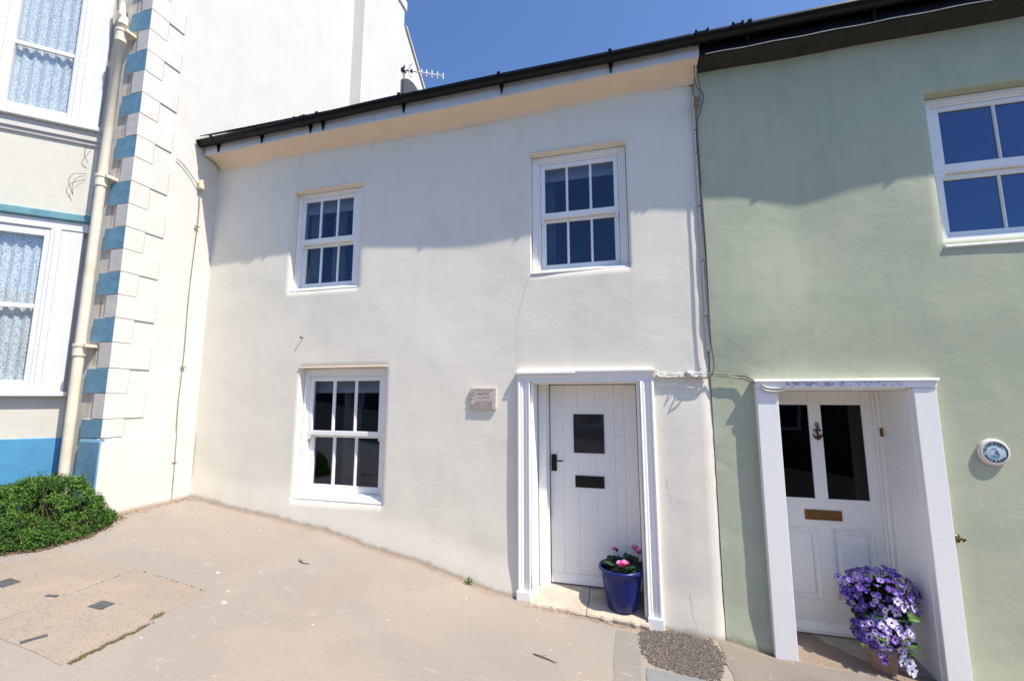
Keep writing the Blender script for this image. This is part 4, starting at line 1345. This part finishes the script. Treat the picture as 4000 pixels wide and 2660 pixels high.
# round enamel plaque on the green cottage
rp = thing('plaque', (2.475, -.03, -.388), 'round pale blue enamel plaque with sailing boat and dark letters on the green wall', 'plaque')
cx, cz = 2.478, -.388
yb = f_grn(cx, cz)
def disc_lathe(mb, prof, n=48, mi=None):
    rings = [[mb.vert((cx + r * math.cos(6.28319 * k / n), y, cz + 1.03 * r * math.sin(6.28319 * k / n))) for k in range(n)] for r, y in prof]
    for i in range(len(rings) - 1):
        for k in range(n):
            j = (k + 1) % n
            mb.face((rings[i][k], rings[i][j], rings[i + 1][j], rings[i + 1][k]), mi)
    return rings
m = MB(); disc_lathe(m, [(.086, yb + .01), (.090, yb - .004), (.090, yb - .016), (.085, yb - .024), (.072, yb - .028), (.069, yb - .026)])
m.build('rim', M['enamel'], rp, smooth=True)
m = MB(); rr = disc_lathe(m, [(.0705, yb - .0225), (.060, yb - .0245), (.03, yb - .0255), (.004, yb - .026)]); m.face(rr[-1])
m.build('face', M['enamel_face'], rp, smooth=True)
m = MB(); disc_lathe(m, [(.0705, yb - .0275), (.0685, yb - .0280), (.0672, yb - .0262)]); m.build('ring', M['navy'], rp)
# letters: strokes of the characters that can still be made out round the edge
GL = {'A': [(-1, 0, 0, 2), (0, 2, 1, 0), (-.5, .8, .5, .8)], 'M': [(-1, 0, -1, 2), (-1, 2, 0, .8), (0, .8, 1, 2), (1, 2, 1, 0)], 'X': [(-1, 0, 1, 2), (-1, 2, 1, 0)],
      'I': [(0, 0, 0, 2)], 'D': [(-.8, 0, -.8, 2), (-.8, 2, .6, 1.5), (.6, 1.5, .6, .5), (.6, .5, -.8, 0)], 'O': [(-.8, .4, -.8, 1.6), (-.8, 1.6, .8, 1.6), (.8, 1.6, .8, .4), (.8, .4, -.8, .4)],
      'Y': [(-1, 2, 0, 1), (1, 2, 0, 1), (0, 1, 0, 0)], 'W': [(-1, 2, -.5, 0), (-.5, 0, 0, 1.4), (0, 1.4, .5, 0), (.5, 0, 1, 2)], 'H': [(-.8, 0, -.8, 2), (.8, 0, .8, 2), (-.8, 1, .8, 1)]}
lm = MB()
def glyph(ch, ang, flip):
    s = .0062
    ca, sa = math.cos(ang), math.sin(ang)
    rad = Vector((ca, 0, sa)); tan = Vector((sa, 0, -ca))
    if flip: rad_dir, tan_dir, base = -rad, -tan, .0655
    else: rad_dir, tan_dir, base = rad, tan, .0505
    c0 = Vector((cx, yb - .0262, cz)) + rad * base
    for (x1, y1, x2, y2) in GL[ch]:
        a = c0 + tan_dir * x1 * s + rad_dir * y1 * s
        b = c0 + tan_dir * x2 * s + rad_dir * y2 * s
        d = (b - a).normalized(); nn = Vector((-d.z, 0, d.x)) * .0019
        lm.prism([tuple(a - nn), tuple(b - nn), tuple(b + nn), tuple(a + nn)], (0, -.0012, 0))
for chh, deg in zip('HIYXMAAI', (160, 143, 128, 112, 88, 68, 52, 36)): glyph(chh, R(deg), False)
for chh, deg in zip('AHIDOWA', (205, 222, 240, 258, 279, 300, 320)): glyph(chh, R(deg), True)
lm.build('lettering', M['navy'], rp)
m = MB()
y2 = yb - .0268
m.prism([(cx + .006, y2, cz + .022), (cx + .012, y2, cz + .014), (cx + .023, y2, cz - .018), (cx + .024, y2, cz - .026), (cx + .010, y2, cz - .010)], (0, -.001, 0))
m.prism([(cx + .001, y2, cz + .012), (cx + .003, y2, cz + .010), (cx + .002, y2, cz - .012), (cx - .002, y2, cz - .012)], (0, -.001, 0))
m.build('sail', M['sail_blue'], rp)
m = MB()
m.prism([(cx - .022, y2, cz - .018), (cx + .024, y2, cz - .028), (cx + .016, y2, cz - .036), (cx - .016, y2, cz - .026)], (0, -.0008, 0))
m.prism([(cx - .03, y2, cz + .02), (cx - .005, y2, cz + .030), (cx + .012, y2, cz + .027), (cx - .01, y2, cz + .022)], (0, -.0008, 0))
m.build('hull', M['sea_blue'], rp)

# cables across the party line
def sag_path(pts, f, off, n=8, wob=.003, seed=0):
    out = []
    for i in range(len(pts) - 1):
        for k in range(n):
            t = k / n
            x = pts[i][0] + (pts[i + 1][0] - pts[i][0]) * t; z = pts[i][1] + (pts[i + 1][1] - pts[i][1]) * t
            o = pts[i][2] + (pts[i + 1][2] - pts[i][2]) * t
            out.append((x, f(x, z) - o - off + wob * math.sin(k * 1.3 + i * 2 + seed) * .4, z + wob * math.sin(k * .9 + i + seed)))
    x, z, o = pts[-1]
    out.append((x, f(x, z) - o - off, z))
    return out
def f_any(x, z): return f_cot(x, z) if x < XP - .02 else f_grn(max(x, .70), z)
bun = MB()
for (o, dz, s) in ((.012, .0, 0), (.026, -.013, 1.3), (.010, -.026, 2.2), (.030, -.035, 3.1)):
    bun.tube(sag_path([(.215, .232 + dz * .9, o + .02), (.26, .207 + dz, o), (.33, .198 + dz, o), (.43, .200 + dz, o), (.55, .204 + dz, o + .004), (.645, .203 + dz, o + .012)], f_any, 0, 6, .003, s), .0062, 8)
bun.box(.475, .520, f_cot(.5, .2) - .042, f_cot(.5, .2) - .004, .158, .215)
bun.tube([(.50, -.03, .20), (.515, -.075, .175), (.545, -.06, .16), (.58, -.035, .19)], .006, 8)
bun.tube([(.47, -.035, .195), (.44, -.055, .16), (.42, -.03, .175)], .005, 8)
tag(bun.build('cable_bundle', M['white_cable'], None, smooth=True), 'bundle of white painted cables from white door case to the party line', 'cable')
g2 = MB()
for (o, dz, s) in ((.030, 0, 0), (.034, -.024, 1.0)):
    g2.tube([(.64, -.035 - o * .2, .190 + dz * .5)] + sag_path([(.69, .188 + dz * .6, o), (.80, .182 + dz * .8, o), (.92, .165 + dz, o), (.985, .128 + dz, o + .01), (1.03, .088 + dz, o + .025)], f_grn, 0, 6, .002, s), .0058, 8)
tag(g2.build('cable', M['green_cable'], None, smooth=True), 'pair of green painted cables crossing the green wall to its door case', 'cable')
g3 = MB()
for (dz, s) in ((0, 0), (-.024, 1)):
    g3.tube([(1.025, -.068, .092 + dz), (1.05, -.070, .074 + dz), (1.09, -.068, .066 + dz), (1.175, -.068, .064 + dz)], .0075, 8)
g3.box(1.07, 1.13, -.066, -.0605, .034, .044)
tag(g3.build('cable_bundle', M['white_cable'], None, smooth=True), 'white cable ends fixed across the top of the left post of the green house door', 'cable')
vc = MB()
vc.tube(spline([(.655, -.16, 2.88), (.668, -.08, 2.80), (.69, -.05, 2.74), (.735, -.05, 2.66), (.70, -.05, 2.50), (.675, -.045, 2.42), (.672, -.042, 2.2), (.676, -.040, 1.8), (.682, -.045, 1.3), (.68, -.045, .9), (.678, -.042, .5), (.690, -.035, .32), (.690, -.035, .23), (.66, -.038, .165), (.60, -.04, .150), (.5, -.04, .155)]), .0052, 8)
vc.tube(spline([(.675, -.15, 2.88), (.700, -.07, 2.80), (.712, -.055, 2.70), (.70, -.05, 2.62), (.673, -.045, 2.55), (.668, -.04, 2.0), (.674, -.04, 1.2), (.672, -.04, .3)]), .0045, 8)
tag(vc.build('cable', M['grey_cable'], None, smooth=True), 'grey cable hanging down the joint between white and green cottages', 'cable')
ib = MB(); ib.lathe((.672, -.062, 2.585), [(.0, -.045), (.018, -.042), (.026, -.02), (.026, .01), (.018, .02), (.014, .035), (.022, .040), (.022, .052), (.0, .058)], 16)
tag(ib.build('insulator', simple('brown_ceramic', (.22, .16, .11), .4), None, smooth=True), 'small brown insulator under the eaves at the party line', 'insulator')
# ragged mastic along the party joint
sl = MB()
z = 2.70
while z > .45:
    h = min(random.uniform(.18, .6), z - .30)
    w0 = random.uniform(.010, .020)
    a = [(XP - w0 - .004, f_cot(XP - .05, z) - .004, z), (XP + random.uniform(-.006, .004), f_cot(XP - .05, z) - .016, z)]
    b = [(XP - w0 - .004, f_cot(XP - .05, z) - .004, z - h), (XP + random.uniform(-.004, .006), f_cot(XP - .05, z) - .014, z - h + .01)]
    sl.prism([a[0], a[1], b[1], b[0]], (0, .02, 0))
    z -= h + random.uniform(.003, .009)
sl.build('joint_filler', M['filler'], cot)

# nail, hook
nl = MB(); y = f_cot(-3.40, .62); nl.tube([(-3.395, y + .005, .63), (-3.395, y - .03, .635)], .006, 8); nl.tube([(-3.395, y - .03, .635), (-3.395, y - .034, .635)], .010, 8)
tag(nl.build('nail', M['iron'], None), 'old iron nail sticking out of the white wall', 'nail')
hk = MB(); y = f_grn(2.2, -.98)
hk.box(2.178, 2.222, y - .008, y + .004, -1.005, -.965)
hk.tube([(2.20, y - .006, -.985), (2.20, y - .045, -.985), (2.215, y - .052, -.975), (2.232, y - .045, -.985), (2.225, y - .03, -1.0)], .007, 8)
hk.lathe((2.195, y - .03, -.995), [(0, -.016), (.012, -.012), (.014, .0), (.010, .012), (0, .016)], 10)
tag(hk.build('hook', M['brass'], None, smooth=True), 'small brass hook on the green wall right of its door', 'hook')

# TV aerial and dish over the white cottage roof
ae = thing('tv_aerial', (-3.73, 2.48, 5.2), 'thin metal television aerial on a short mast above the white cottage roof', 'aerial')
m = MB(); m.tube([(-3.725, 2.48, 5.15), (-3.732, 2.48, 5.95)], .021, 12); m.build('mast', M['alu'], ae, smooth=True)
m = MB()
m.tube([(-3.78, 2.45, 5.870), (-3.3, 2.45, 5.690), (-2.935, 2.45, 5.555)], .013, 8)
m.build('boom', M['alu'], ae, smooth=True)
m = MB()
m.box(-3.765, -3.69, 2.425, 2.50, 5.86, 5.875); m.box(-3.765, -3.69, 2.425, 2.50, 5.81, 5.825); m.box(-3.745, -3.70, 2.43, 2.46, 5.825, 5.86)
m.build('clamp', M['iron'], ae)
for k, x in enumerate((-3.36, -3.262, -3.157, -3.05, -2.945)):
    z = 5.870 - (x + 3.78) * .3745
    h = (.062, .064, .070, .065, .060)[k]
    e = MB(); e.tube([(x - .002, 2.45, z + h), (x + .002, 2.45, z - h)], .010, 6); e.build('rod', M['alu'], ae)
m = MB(); m.tube([(-3.555, 2.45, 5.93), (-3.64, 2.45, 5.815), (-3.555, 2.45, 5.655)], .006, 6); m.lathe((-3.645, 2.45, 5.815), [(0, -.02), (.02, -.012), (.02, .012), (0, .02)], 10)
m.build('reflector', M['lead'], ae)
m = MB(); m.lathe((-3.56, 2.45, 5.785), [(0, -.03), (.022, -.025), (.026, .0), (.018, .028), (0, .032)], 12); m.build('dipole', M['iron'], ae, smooth=True)
di = thing('roof_vent', (-3.6, 2.40, 5.2), 'dark grey curved metal cowl showing above the gutter beside the aerial mast', 'roof vent')
cowl = [(-3.745, 5.15), (-3.745, 5.625), (-3.63, 5.62), (-3.57, 5.585), (-3.50, 5.515), (-3.45, 5.44), (-3.40, 5.33), (-3.37, 5.15)]
m = MB(); m.prism([(x, 2.40, z) for x, z in cowl], (0, .16, 0)); m.build('cowl', M['lead'], di, bevel=.006)
m = MB(); m.box(-3.695, -3.688, 2.392, 2.3995, 5.2, 5.62); m.build('seam', M['iron'], di)

# ---- plants --------------------------------------------------------
def leaf_quad(mb, p, d, n, l, w, mi=None, fold=.25):
    """small folded leaf: 4 triangles as two quads"""
    d = d.normalized(); s = d.cross(n)
    if s.length < 1e-4: s = d.cross(Vector((1, 0, 0)))
    s.normalize(); u = s.cross(d).normalized()
    a = mb.vert(p); b = mb.vert(p + d * l)
    m1 = mb.vert(p + d * l * .5 + s * w * .5 + u * w * fold); m2 = mb.vert(p + d * l * .5 - s * w * .5 + u * w * fold)
    mb.face((a, m1, b), mi); mb.face((a, b, m2), mi)

def rv(): 
    while True:
        v = Vector((random.uniform(-1, 1), random.uniform(-1, 1), random.uniform(-1, 1)))
        if .01 < v.length < 1: return v.normalized()

shr = thing('shrub', (-5.3, -1.3, -1.1), 'low dense dark green shrub spreading in front of the blue plinth', 'shrub')
def shrub_edge(x, y):
    """distance inside the rim of the shrub, seen from above"""
    yb = lerp_table(x, [-8, -4.80, -4.74, -4.62, -4.48, -4.38], [-.95, -.95, -.86, -.83, -1.0, -1.2])
    yf_ = lerp_table(x, [-8, -5.2, -4.7, -4.5, -4.38], [-1.95, -1.9, -1.78, -1.68, -1.5])
    return min(-4.37 - x, (y - yf_), (yb - y) * 1.6 + .05) + .03 * fbm(x * 6, y * 6, 1, 2)
def shrub_h(x, y):
    d = shrub_edge(x, y)
    if d <= 0: return 0
    hm = lerp_table(y, [-1.95, -1.7, -1.45, -1.3, -1.15, -1.0, -.88], [.26, .34, .38, .44, .44, .28, .10])
    hm *= .93 * lerp_table(x, [-5.7, -5.15, -4.9], [.45, .75, 1.0])
    return hm * min(1, d / .20) ** .55 * (1 + .34 * fbm(x * 5.1, y * 5.1, 2, 3))
fo = MB(); tw = MB()
cl = 0
while cl < 10000:
    x, y = random.uniform(-6.2, -4.36), random.uniform(-1.95, -.82)
    if x < -5.4 and random.random() < .5: continue
    h = shrub_h(x, y)
    if h < .02: continue
    t = random.uniform(.04, 1.0) if random.random() < .55 else 1 - abs(random.gauss(0, .16))
    if t < .03: continue
    if t < .8 and shrub_edge(x, y) > .22 and random.random() < .7: continue
    # thin the mass into lobes so that dark gaps show
    if fbm(x * 7.5, y * 7.5, t * h * 12, 2) < -.05 and random.random() < .9: continue
    p = Vector((x, y, gz(x, y) + h * t + .004))
    nrm = Vector((shrub_h(x - .05, y) - shrub_h(x + .05, y), shrub_h(x, y - .05) - shrub_h(x, y + .05), .12)).normalized()
    ax = (nrm + rv() * .7).normalized()
    young = 1 if (t > .82 and fbm(x * 9, y * 9, 4, 2) > .02 and random.random() < .75) else 0
    lift_ = random.uniform(.0, .035) if random.random() < .12 else 0
    sz = random.uniform(.55, 1.15)
    for k in range(random.randint(7, 13)):
        d = (ax * .55 + rv()).normalized()
        leaf_quad(fo, p + rv() * .014 * sz + Vector((0, 0, lift_)), d, ax, sz * random.uniform(.013, .024), sz * random.uniform(.007, .012), young)
    cl += 1
for _ in range(260):
    y = random.uniform(-1.75, -.9)
    x = lerp_table(y, [-1.8, -1.68, -1.5, -1.2, -1.0, -.83], [-4.7, -4.5, -4.38, -4.38, -4.48, -4.62]) + random.uniform(-.05, .035)
    p = Vector((x, y, gz(x, y) + random.uniform(.004, .05)))
    for k in range(8): leaf_quad(fo, p + rv() * .012, (Vector((0, 0, .5)) + rv()), Vector((0, 0, 1)), random.uniform(.012, .022), .010)
fo.build('foliage', [M['shrub_leaf'], M['young_leaf']], shr, kind='stuff')
for _ in range(60):
    x, y = random.uniform(-5.6, -4.45), random.uniform(-1.7, -1.0)
    h = shrub_h(x, y)
    if h < .08: continue
    b = Vector((x, y, gz(x, y) - .01)); e = b + Vector((random.uniform(-.08, .08), random.uniform(-.12, .02), h * random.uniform(.5, .95)))
    tw.tube([b, (b + e) / 2 + rv() * .02, e], [.006, .004, .002], 5)
tw.build('twigs', M['wood_twig'], shr, kind='stuff')
sb = MB()
NE = 40
rim = []
for k in range(NE):
    y = -1.85 + (1.85 - .86) * k / (NE - 1)
    x = lerp_table(y, [-1.85, -1.68, -1.5, -1.2, -1.0, -.83], [-4.62, -4.46, -4.335, -4.33, -4.43, -4.60]) + .02 * fbm(y * 9, 3, 1, 3)
    rim.append((x, y))
prev = None
for (x, y) in rim:
    row = [sb.vert((x - o * (1 if o < .3 else 1), y, bumpy(x - o, y) + h_)) for o, h_ in ((0, .001), (.03, .010), (.3, .014), (1.4, .014))]
    if prev:
        for i in range(3): sb.face((prev[i], prev[i + 1], row[i + 1], row[i]))
    prev = row
sb.build('soil_bed', simple('dry_brown_earth', (.13, .085, .055), .95, col2=(.07, .045, .03), vscale=25, bumps=[(45, .9, .012, ONE)]), pavement, smooth=True)
# dead leaves and loose earth under the rim of the shrub
lt_ = MB()
for _ in range(900):
    y = random.uniform(-1.8, -.75)
    x = lerp_table(y, [-1.8, -1.68, -1.5, -1.2, -1.0, -.83, -.7], [-4.7, -4.5, -4.38, -4.38, -4.48, -4.60, -4.66]) + random.gauss(.005, .035)
    leaf_quad(lt_, Vector((x, y, bumpy(x, y) + .003)), Vector((random.uniform(-1, 1), random.uniform(-1, 1), random.uniform(0, .4))), Vector((0, 0, 1)), random.uniform(.008, .022), .008)
M['litter'] = leaf_mat('dead_leaves', (.10, .045, .025), (.16, .085, .045), (.24, .15, .08), .9, 0)
tag(lt_.build('leaf_litter', M['litter'], None), kind='stuff')

# small weed at the foot of the wall
wd = thing('weed', (-1.42, -.03, -1.66), 'small green weed growing at the foot of the white wall', 'weed')
m = MB()
for k in range(34):
    p = Vector((-1.42 + random.gauss(0, .018), -.045 + random.gauss(0, .012), gz(-1.42, 0) + random.uniform(.0, .03)))
    leaf_quad(m, p, Vector((random.uniform(-1, 1), random.uniform(-1, .3), random.uniform(.1, .9))), Vector((0, -.5, 1)), random.uniform(.02, .042), .011)
m.build('leaves', M['bright_leaf'], wd, kind='stuff')
for (pts, lab) in (([(-2.73, -.64), (-2.70, -.67), (-2.66, -.67), (-2.61, -.655)], 'short dark twig on the pavement below the ground floor window'),
                   ([(-.66, -.88), (-.60, -.895), (-.55, -.90), (-.50, -.925)], 'thin dry twig on the pavement at the bottom of the picture')):
    m = MB(); m.tube([(x, y, bumpy(x, y) + .006 + .004 * (k % 2)) for k, (x, y) in enumerate(pts)], [.0045, .004, .0035, .002], 6)
    m.tube([(pts[1][0], pts[1][1], bumpy(*pts[1]) + .008), (pts[1][0] + .015, pts[1][1] + .02, bumpy(*pts[1]) + .012)], .002, 5)
    tag(m.build('twig', M['wood_twig'], None, smooth=True), lab, 'twig')

# blue pot of cyclamen
bpx, bpy_, bpz = -.106, .092, zf_w(-.106, .092) + .001
pc = thing('potted_plant', (bpx, bpy_, bpz), 'pink cyclamen in a blue glazed pot on the white cottage doorstep', 'potted plant')
m = MB(); m.lathe((bpx, bpy_, bpz), [(0, 0), (.118, 0), (.124, .006), (.140, .10), (.160, .22), (.168, .285), (.176, .292), (.186, .300), (.190, .312), (.186, .324), (.176, .326), (.168, .318), (.164, .26), (.160, .24)], 48)
m.build('pot', M['pot_blue'], pc, smooth=True)
m = MB(); m.lathe((bpx, bpy_, bpz), [(.163, .272), (.10, .280), (0, .285)], 24); m.build('soil', M['soil'], pc)
m = MB()
def heart_leaf(mb, p, d, n, l):
    d = d.normalized(); s = d.cross(n).normalized(); u = s.cross(d)
    o = [(0, .12), (-.12, .38), (.1, .52), (.5, .45), (.85, .2), (1, 0), (.85, -.2), (.5, -.45), (.1, -.52), (-.12, -.38), (0, -.12)]
    c = mb.vert(p + d * l * .4 - u * l * .06)
    r_ = [mb.vert(p + d * l * a + s * l * b + u * l * .05 * math.sin(a * 9)) for a, b in o]
    for k in range(len(r_)): mb.face((c, r_[k], r_[(k + 1) % len(r_)]))
stems = MB()
for k in range(46):
    a = random.uniform(0, 6.283); r_ = .15 * math.sqrt(random.random())
    base = Vector((bpx + r_ * .6 * math.cos(a), bpy_ + r_ * .6 * math.sin(a), bpz + .28))
    tip = Vector((bpx + r_ * 1.02 * math.cos(a), bpy_ + r_ * 1.02 * math.sin(a), bpz + .305 + random.uniform(0, .055)))
    stems.tube([base, tip], .002, 5)
    heart_leaf(m, tip, Vector((math.cos(a), math.sin(a) - .2, random.uniform(-.2, .25))), Vector((0, -.3, 1)), random.uniform(.045, .07))
# taller group at the back right
for k in range(10):
    tip = Vector((bpx + .10 + random.gauss(0, .03), bpy_ + .06 + random.gauss(0, .02), bpz + .36 + random.uniform(0, .04)))
    heart_leaf(m, tip, Vector((random.uniform(-1, 1), -.6, random.uniform(-.3, .3))), Vector((0, -.5, 1)), .05)
m.build('leaves', M['dark_leaf'], pc, kind='stuff')
stems_fl = [(-.055, .02, .435, .026), (-.03, -.02, .452, 0), (.0, -.14, .375, .034), (.035, -.145, .382, .034), (.115, .02, .452, .036), (.150, .03, .420, .032), (.012, -.15, .368, .03)]
for (dx, dy, dz, s) in stems_fl:
    top = Vector((bpx + dx, bpy_ + dy, bpz + dz))
    stems.tube([(bpx + dx * .6, bpy_ + dy * .6, bpz + .28), (bpx + dx * .9, bpy_ + dy * .9, bpz + .28 + (dz - .28) * .6), top], .0022, 5)
    if s == 0:
        q = MB(); q.lathe(tuple(top), [(0, -.012), (.009, -.006), (.011, .004), (.006, .014), (0, .017)], 8); q.build('bud', M['flower_eye'], pc, smooth=True)
        continue
    q = MB()
    for k in range(7):
        a = k * .898 + random.uniform(-.2, .2)
        d = Vector((math.cos(a) * .7, math.sin(a) * .7 - .15, random.uniform(.35, 1.0))).normalized()
        t_ = Vector((-math.sin(a), math.cos(a), 0)).normalized()
        r0 = q.vert(top); w_ = s * .55
        p1 = q.vert(top + d * s * .5 + t_ * w_); p2 = q.vert(top + d * s * .5 - t_ * w_)
        p3 = q.vert(top + d * s * 1.1 + t_ * w_ * .7 + Vector((0, 0, .004))); p4 = q.vert(top + d * s * 1.1 - t_ * w_ * .7); p5 = q.vert(top + d * s * 1.3)
        q.face((r0, p1, p2)); q.face((p1, p3, p4, p2)); q.face((p3, p5, p4))
    q.build('flower', M['petal_pink'], pc, smooth=False)
stems.build('stems', M['dark_leaf'], pc, kind='stuff')

# terracotta pot of cineraria
tx, ty = 1.715, .070
tz = zf_g(tx, ty) + .001
pt = thing('potted_plant', (tx, ty, tz), 'bushy purple and white daisy flowers in a terracotta pot on the green cottage step', 'potted plant')
m = MB(); m.lathe((tx, ty, tz), [(0, 0), (.068, 0), (.074, .006), (.100, .155), (.104, .157), (.112, .160), (.118, .205), (.114, .210), (.106, .208), (.100, .17), (.096, .16)], 40)
m.build('pot', M['terracotta'], pt, smooth=True)
m = MB(); m.lathe((tx, ty, tz), [(.104, .185), (.05, .192), (0, .195)], 20); m.build('soil', M['soil'], pt)
def daisy_mesh(name, inner, middle, outer, n, r, cup):
    q = MB()
    for k in range(n):
        a = 6.28319 * k / n + random.uniform(-.13, .13)
        d = Vector((math.cos(a), math.sin(a), 0)); s_ = Vector((-math.sin(a), math.cos(a), 0))
        w = r * 2.5 / n
        rr_ = r * random.uniform(.82, 1.08)
        dz = random.uniform(-.004, .004)
        z1, z2 = cup * r * .30 + dz * .5, cup * r * .45 + dz
        m1, m2 = random.uniform(.42, .60), random.uniform(.68, .82)
        st_ = [(.16, .30, 0, None), (m1, .86, z1, 0), (m2, .92, (z1 + z2) / 2, 1), (.94, .55, z2, 2)]
        prev = None
        for (u, ww, z, mi_) in st_:
            p0 = q.vert(d * rr_ * u - s_ * w * ww + Vector((0, 0, z))); p1 = q.vert(d * rr_ * u + s_ * w * ww + Vector((0, 0, z)))
            if prev: q.face((prev[0], p0, p1, prev[1]), mi_)
            prev = (p0, p1)
        tp = q.vert(d * rr_ + Vector((0, 0, z2 - .001)))
        q.face((prev[0], tp, prev[1]), 2)
    c = q.vert((0, 0, .0045)); ring = [q.vert((r * .20 * math.cos(k * .785), r * .20 * math.sin(k * .785), .002)) for k in range(8)]
    for k in range(8): q.face((ring[k], ring[(k + 1) % 8], c), 3)
    me = bpy.data.meshes.new(name)
    me.from_pydata([tuple(v) for v in q.v], [], q.f)
    for mm in (inner, middle, outer, M['flower_eye']): me.materials.append(mm)
    me.polygons.foreach_set('material_index', q.mi)
    return me
PW, PM, PV = M['petal_white'], M['petal_mid'], M['petal_violet']
DA = [daisy_mesh('flower', PW, PW, PM, 12, .034, .25), daisy_mesh('flower', PW, PM, PV, 11, .030, .5),
      daisy_mesh('flower', PM, PM, PV, 12, .029, .7), daisy_mesh('flower', PW, PW, PW, 11, .034, .1), daisy_mesh('flower', PV, PV, PV, 11, .026, .9),
      daisy_mesh('flower', PW, PM, PM, 10, .032, .0), daisy_mesh('flower', PM, PV, PV, 12, .028, 1.2)]
fst = MB(); flv = MB()
core = Vector((tx + .03, ty + .03, tz + .30))
flowers = []
def add_flower(p, nrm, kind_):
    o = bpy.data.objects.new('flower', DA[kind_])
    COL.objects.link(o); o.parent = pt
    o.location = p - ORG[pt]
    o.rotation_euler = (Matrix.Rotation(0, 3, 'Z') @ nrm.to_track_quat('Z', 'Y').to_matrix() @ Matrix.Rotation(random.uniform(0, 6.28), 3, 'Z')).to_euler()
    s = random.uniform(.66, 1.15) * (1.2 if p.z < tz + .45 else 1.0); o.scale = (s, s, s)
    b = core + Vector((0, 0, -.1)) + (p - core) * .25
    fst.tube([b, (b + p) / 2 + Vector((0, 0, .02)), p - nrm * .002], .0022, 4)
tries = 0
centers = []
while len(centers) < 185 and tries < 14000:
    tries += 1
    # big head: flattened ellipsoid facing the street, plus a lower skirt over the pot
    if random.random() < .70:
        c0 = Vector((tx + .055, ty + .07, tz + .50)); rad = Vector((.235, .17, .175))
    else:
        c0 = Vector((tx + .015, ty + .01, tz + .27)); rad = Vector((.165, .15, .15))
    d = rv()
    if d.y > .45 or (d.z < -.75): continue
    p = c0 + Vector((d.x * rad.x, d.y * rad.y, d.z * rad.z)) * random.uniform(.90, 1.04)
    if p.y > .425 or p.x > 2.02: continue
    if any((p - c).length < .029 for c in centers): continue
    centers.append(p)
    up_ = (p.z - tz)
    nrm = (d + Vector((.25, -.75, .55 if up_ > .45 else .35)) * .9 + rv() * .5).normalized()
    if up_ > .58: nrm = (Vector((d.x * .6, -.25, 1)) + rv() * .3).normalized()
    if up_ > .52 or p.y > ty + .12: kind_ = random.choice((2, 4, 6, 4, 6, 1))
    elif d.x < -.5: kind_ = random.choice((1, 2, 6, 4))
    else: kind_ = random.choice((0, 5, 0, 3, 1, 5, 2))
    add_flower(p, nrm, kind_)
# hanging tail in front of the pot and the outlier at the right
for (dx, dy, dz, k_) in ((.07, -.125, .155, 3), (.10, -.135, .135, 3), (.105, -.14, .09, 3), (.06, -.13, .13, 0), (-.06, -.12, .16, 2), (-.045, -.125, .125, 4), (.245, .02, .42, 2), (.235, .03, .375, 4), (-.215, .04, .60, 2)):
    p = Vector((tx + dx, ty + dy, tz + dz))
    add_flower(p, Vector((dx * 1.5, -1, .1)).normalized(), k_)
def big_leaf(mb, p, d, n, l):
    d = d.normalized(); s = d.cross(n).normalized(); u = s.cross(d)
    o = [(0, .08), (.15, .34), (.4, .42), (.7, .30), (1, 0), (.7, -.30), (.4, -.42), (.15, -.34), (0, -.08)]
    c = mb.vert(p + d * l * .45 - u * l * .05)
    r_ = [mb.vert(p + d * l * a + s * l * b + u * l * .06 * math.sin(a * 7 + b * 9)) for a, b in o]
    for k in range(len(r_)): mb.face((c, r_[k], r_[(k + 1) % len(r_)]))
for _ in range(330):
    d = rv()
    c0 = Vector((tx + .045, ty + .055, tz + .43)); rad = Vector((.215, .15, .215))
    p = c0 + Vector((d.x * rad.x, d.y * rad.y, d.z * rad.z)) * random.uniform(.25, .86)
    if p.y > .42: continue
    big_leaf(flv, p, d + Vector((0, -.3, -.1)), Vector((0, -.4, 1)), random.uniform(.035, .07))
flv.build('leaves', M['dark_leaf'], pt, kind='stuff')
fl2 = MB()
for _ in range(44):
    a = random.uniform(0, 6.28)
    p = Vector((tx + .10 * math.cos(a) + random.choice((-.06, .07)), ty + .09 * math.sin(a) - .03, tz + random.uniform(.19, .30)))
    big_leaf(fl2, p, Vector((math.cos(a), math.sin(a) - .5, random.uniform(-.4, .4))), Vector((0, -.4, 1)), random.uniform(.03, .065))
big_leaf(fl2, Vector((tx + .13, ty - .11, tz + .44)), Vector((1, -.3, -.45)), Vector((0, -1, .6)), .07)
fl2.build('leaves', M['bright_leaf'], pt, kind='stuff')
fst.build('stems', M['dark_leaf'], pt, kind='stuff')

# ================================================================== across the street (seen only in the glass)
opp = thing('house', (0, -13.2, -2.0), 'long low terraced house in shade on the far side of the street', 'house')
m = MB(); m.box(-16, 16, -19, -13.2, -4.5, 1.6); m.build('wall', M['brick_far'], opp)
m = MB(); m.prism([(-16.2, -13.0, 1.55), (-16.2, -16.2, 3.6), (-16.2, -19.2, 1.55)], (32.4, 0, 0)); m.build('roof', M['roof'], opp)
for x in (-12, -8.5, -5, -1.5, 2, 5.5, 9, 12.5):
    w = MB(); ring_boxes(w, (x - .5, x + .5, -1.2, .3), (x - .42, x + .42, -1.1, .22), -13.198, -13.15); w = w.build('window', M['white'], opp)
    MB().box(x - .42, x + .42, -13.196, -13.185, -1.1, .22).build('pane', M['navy'], w)
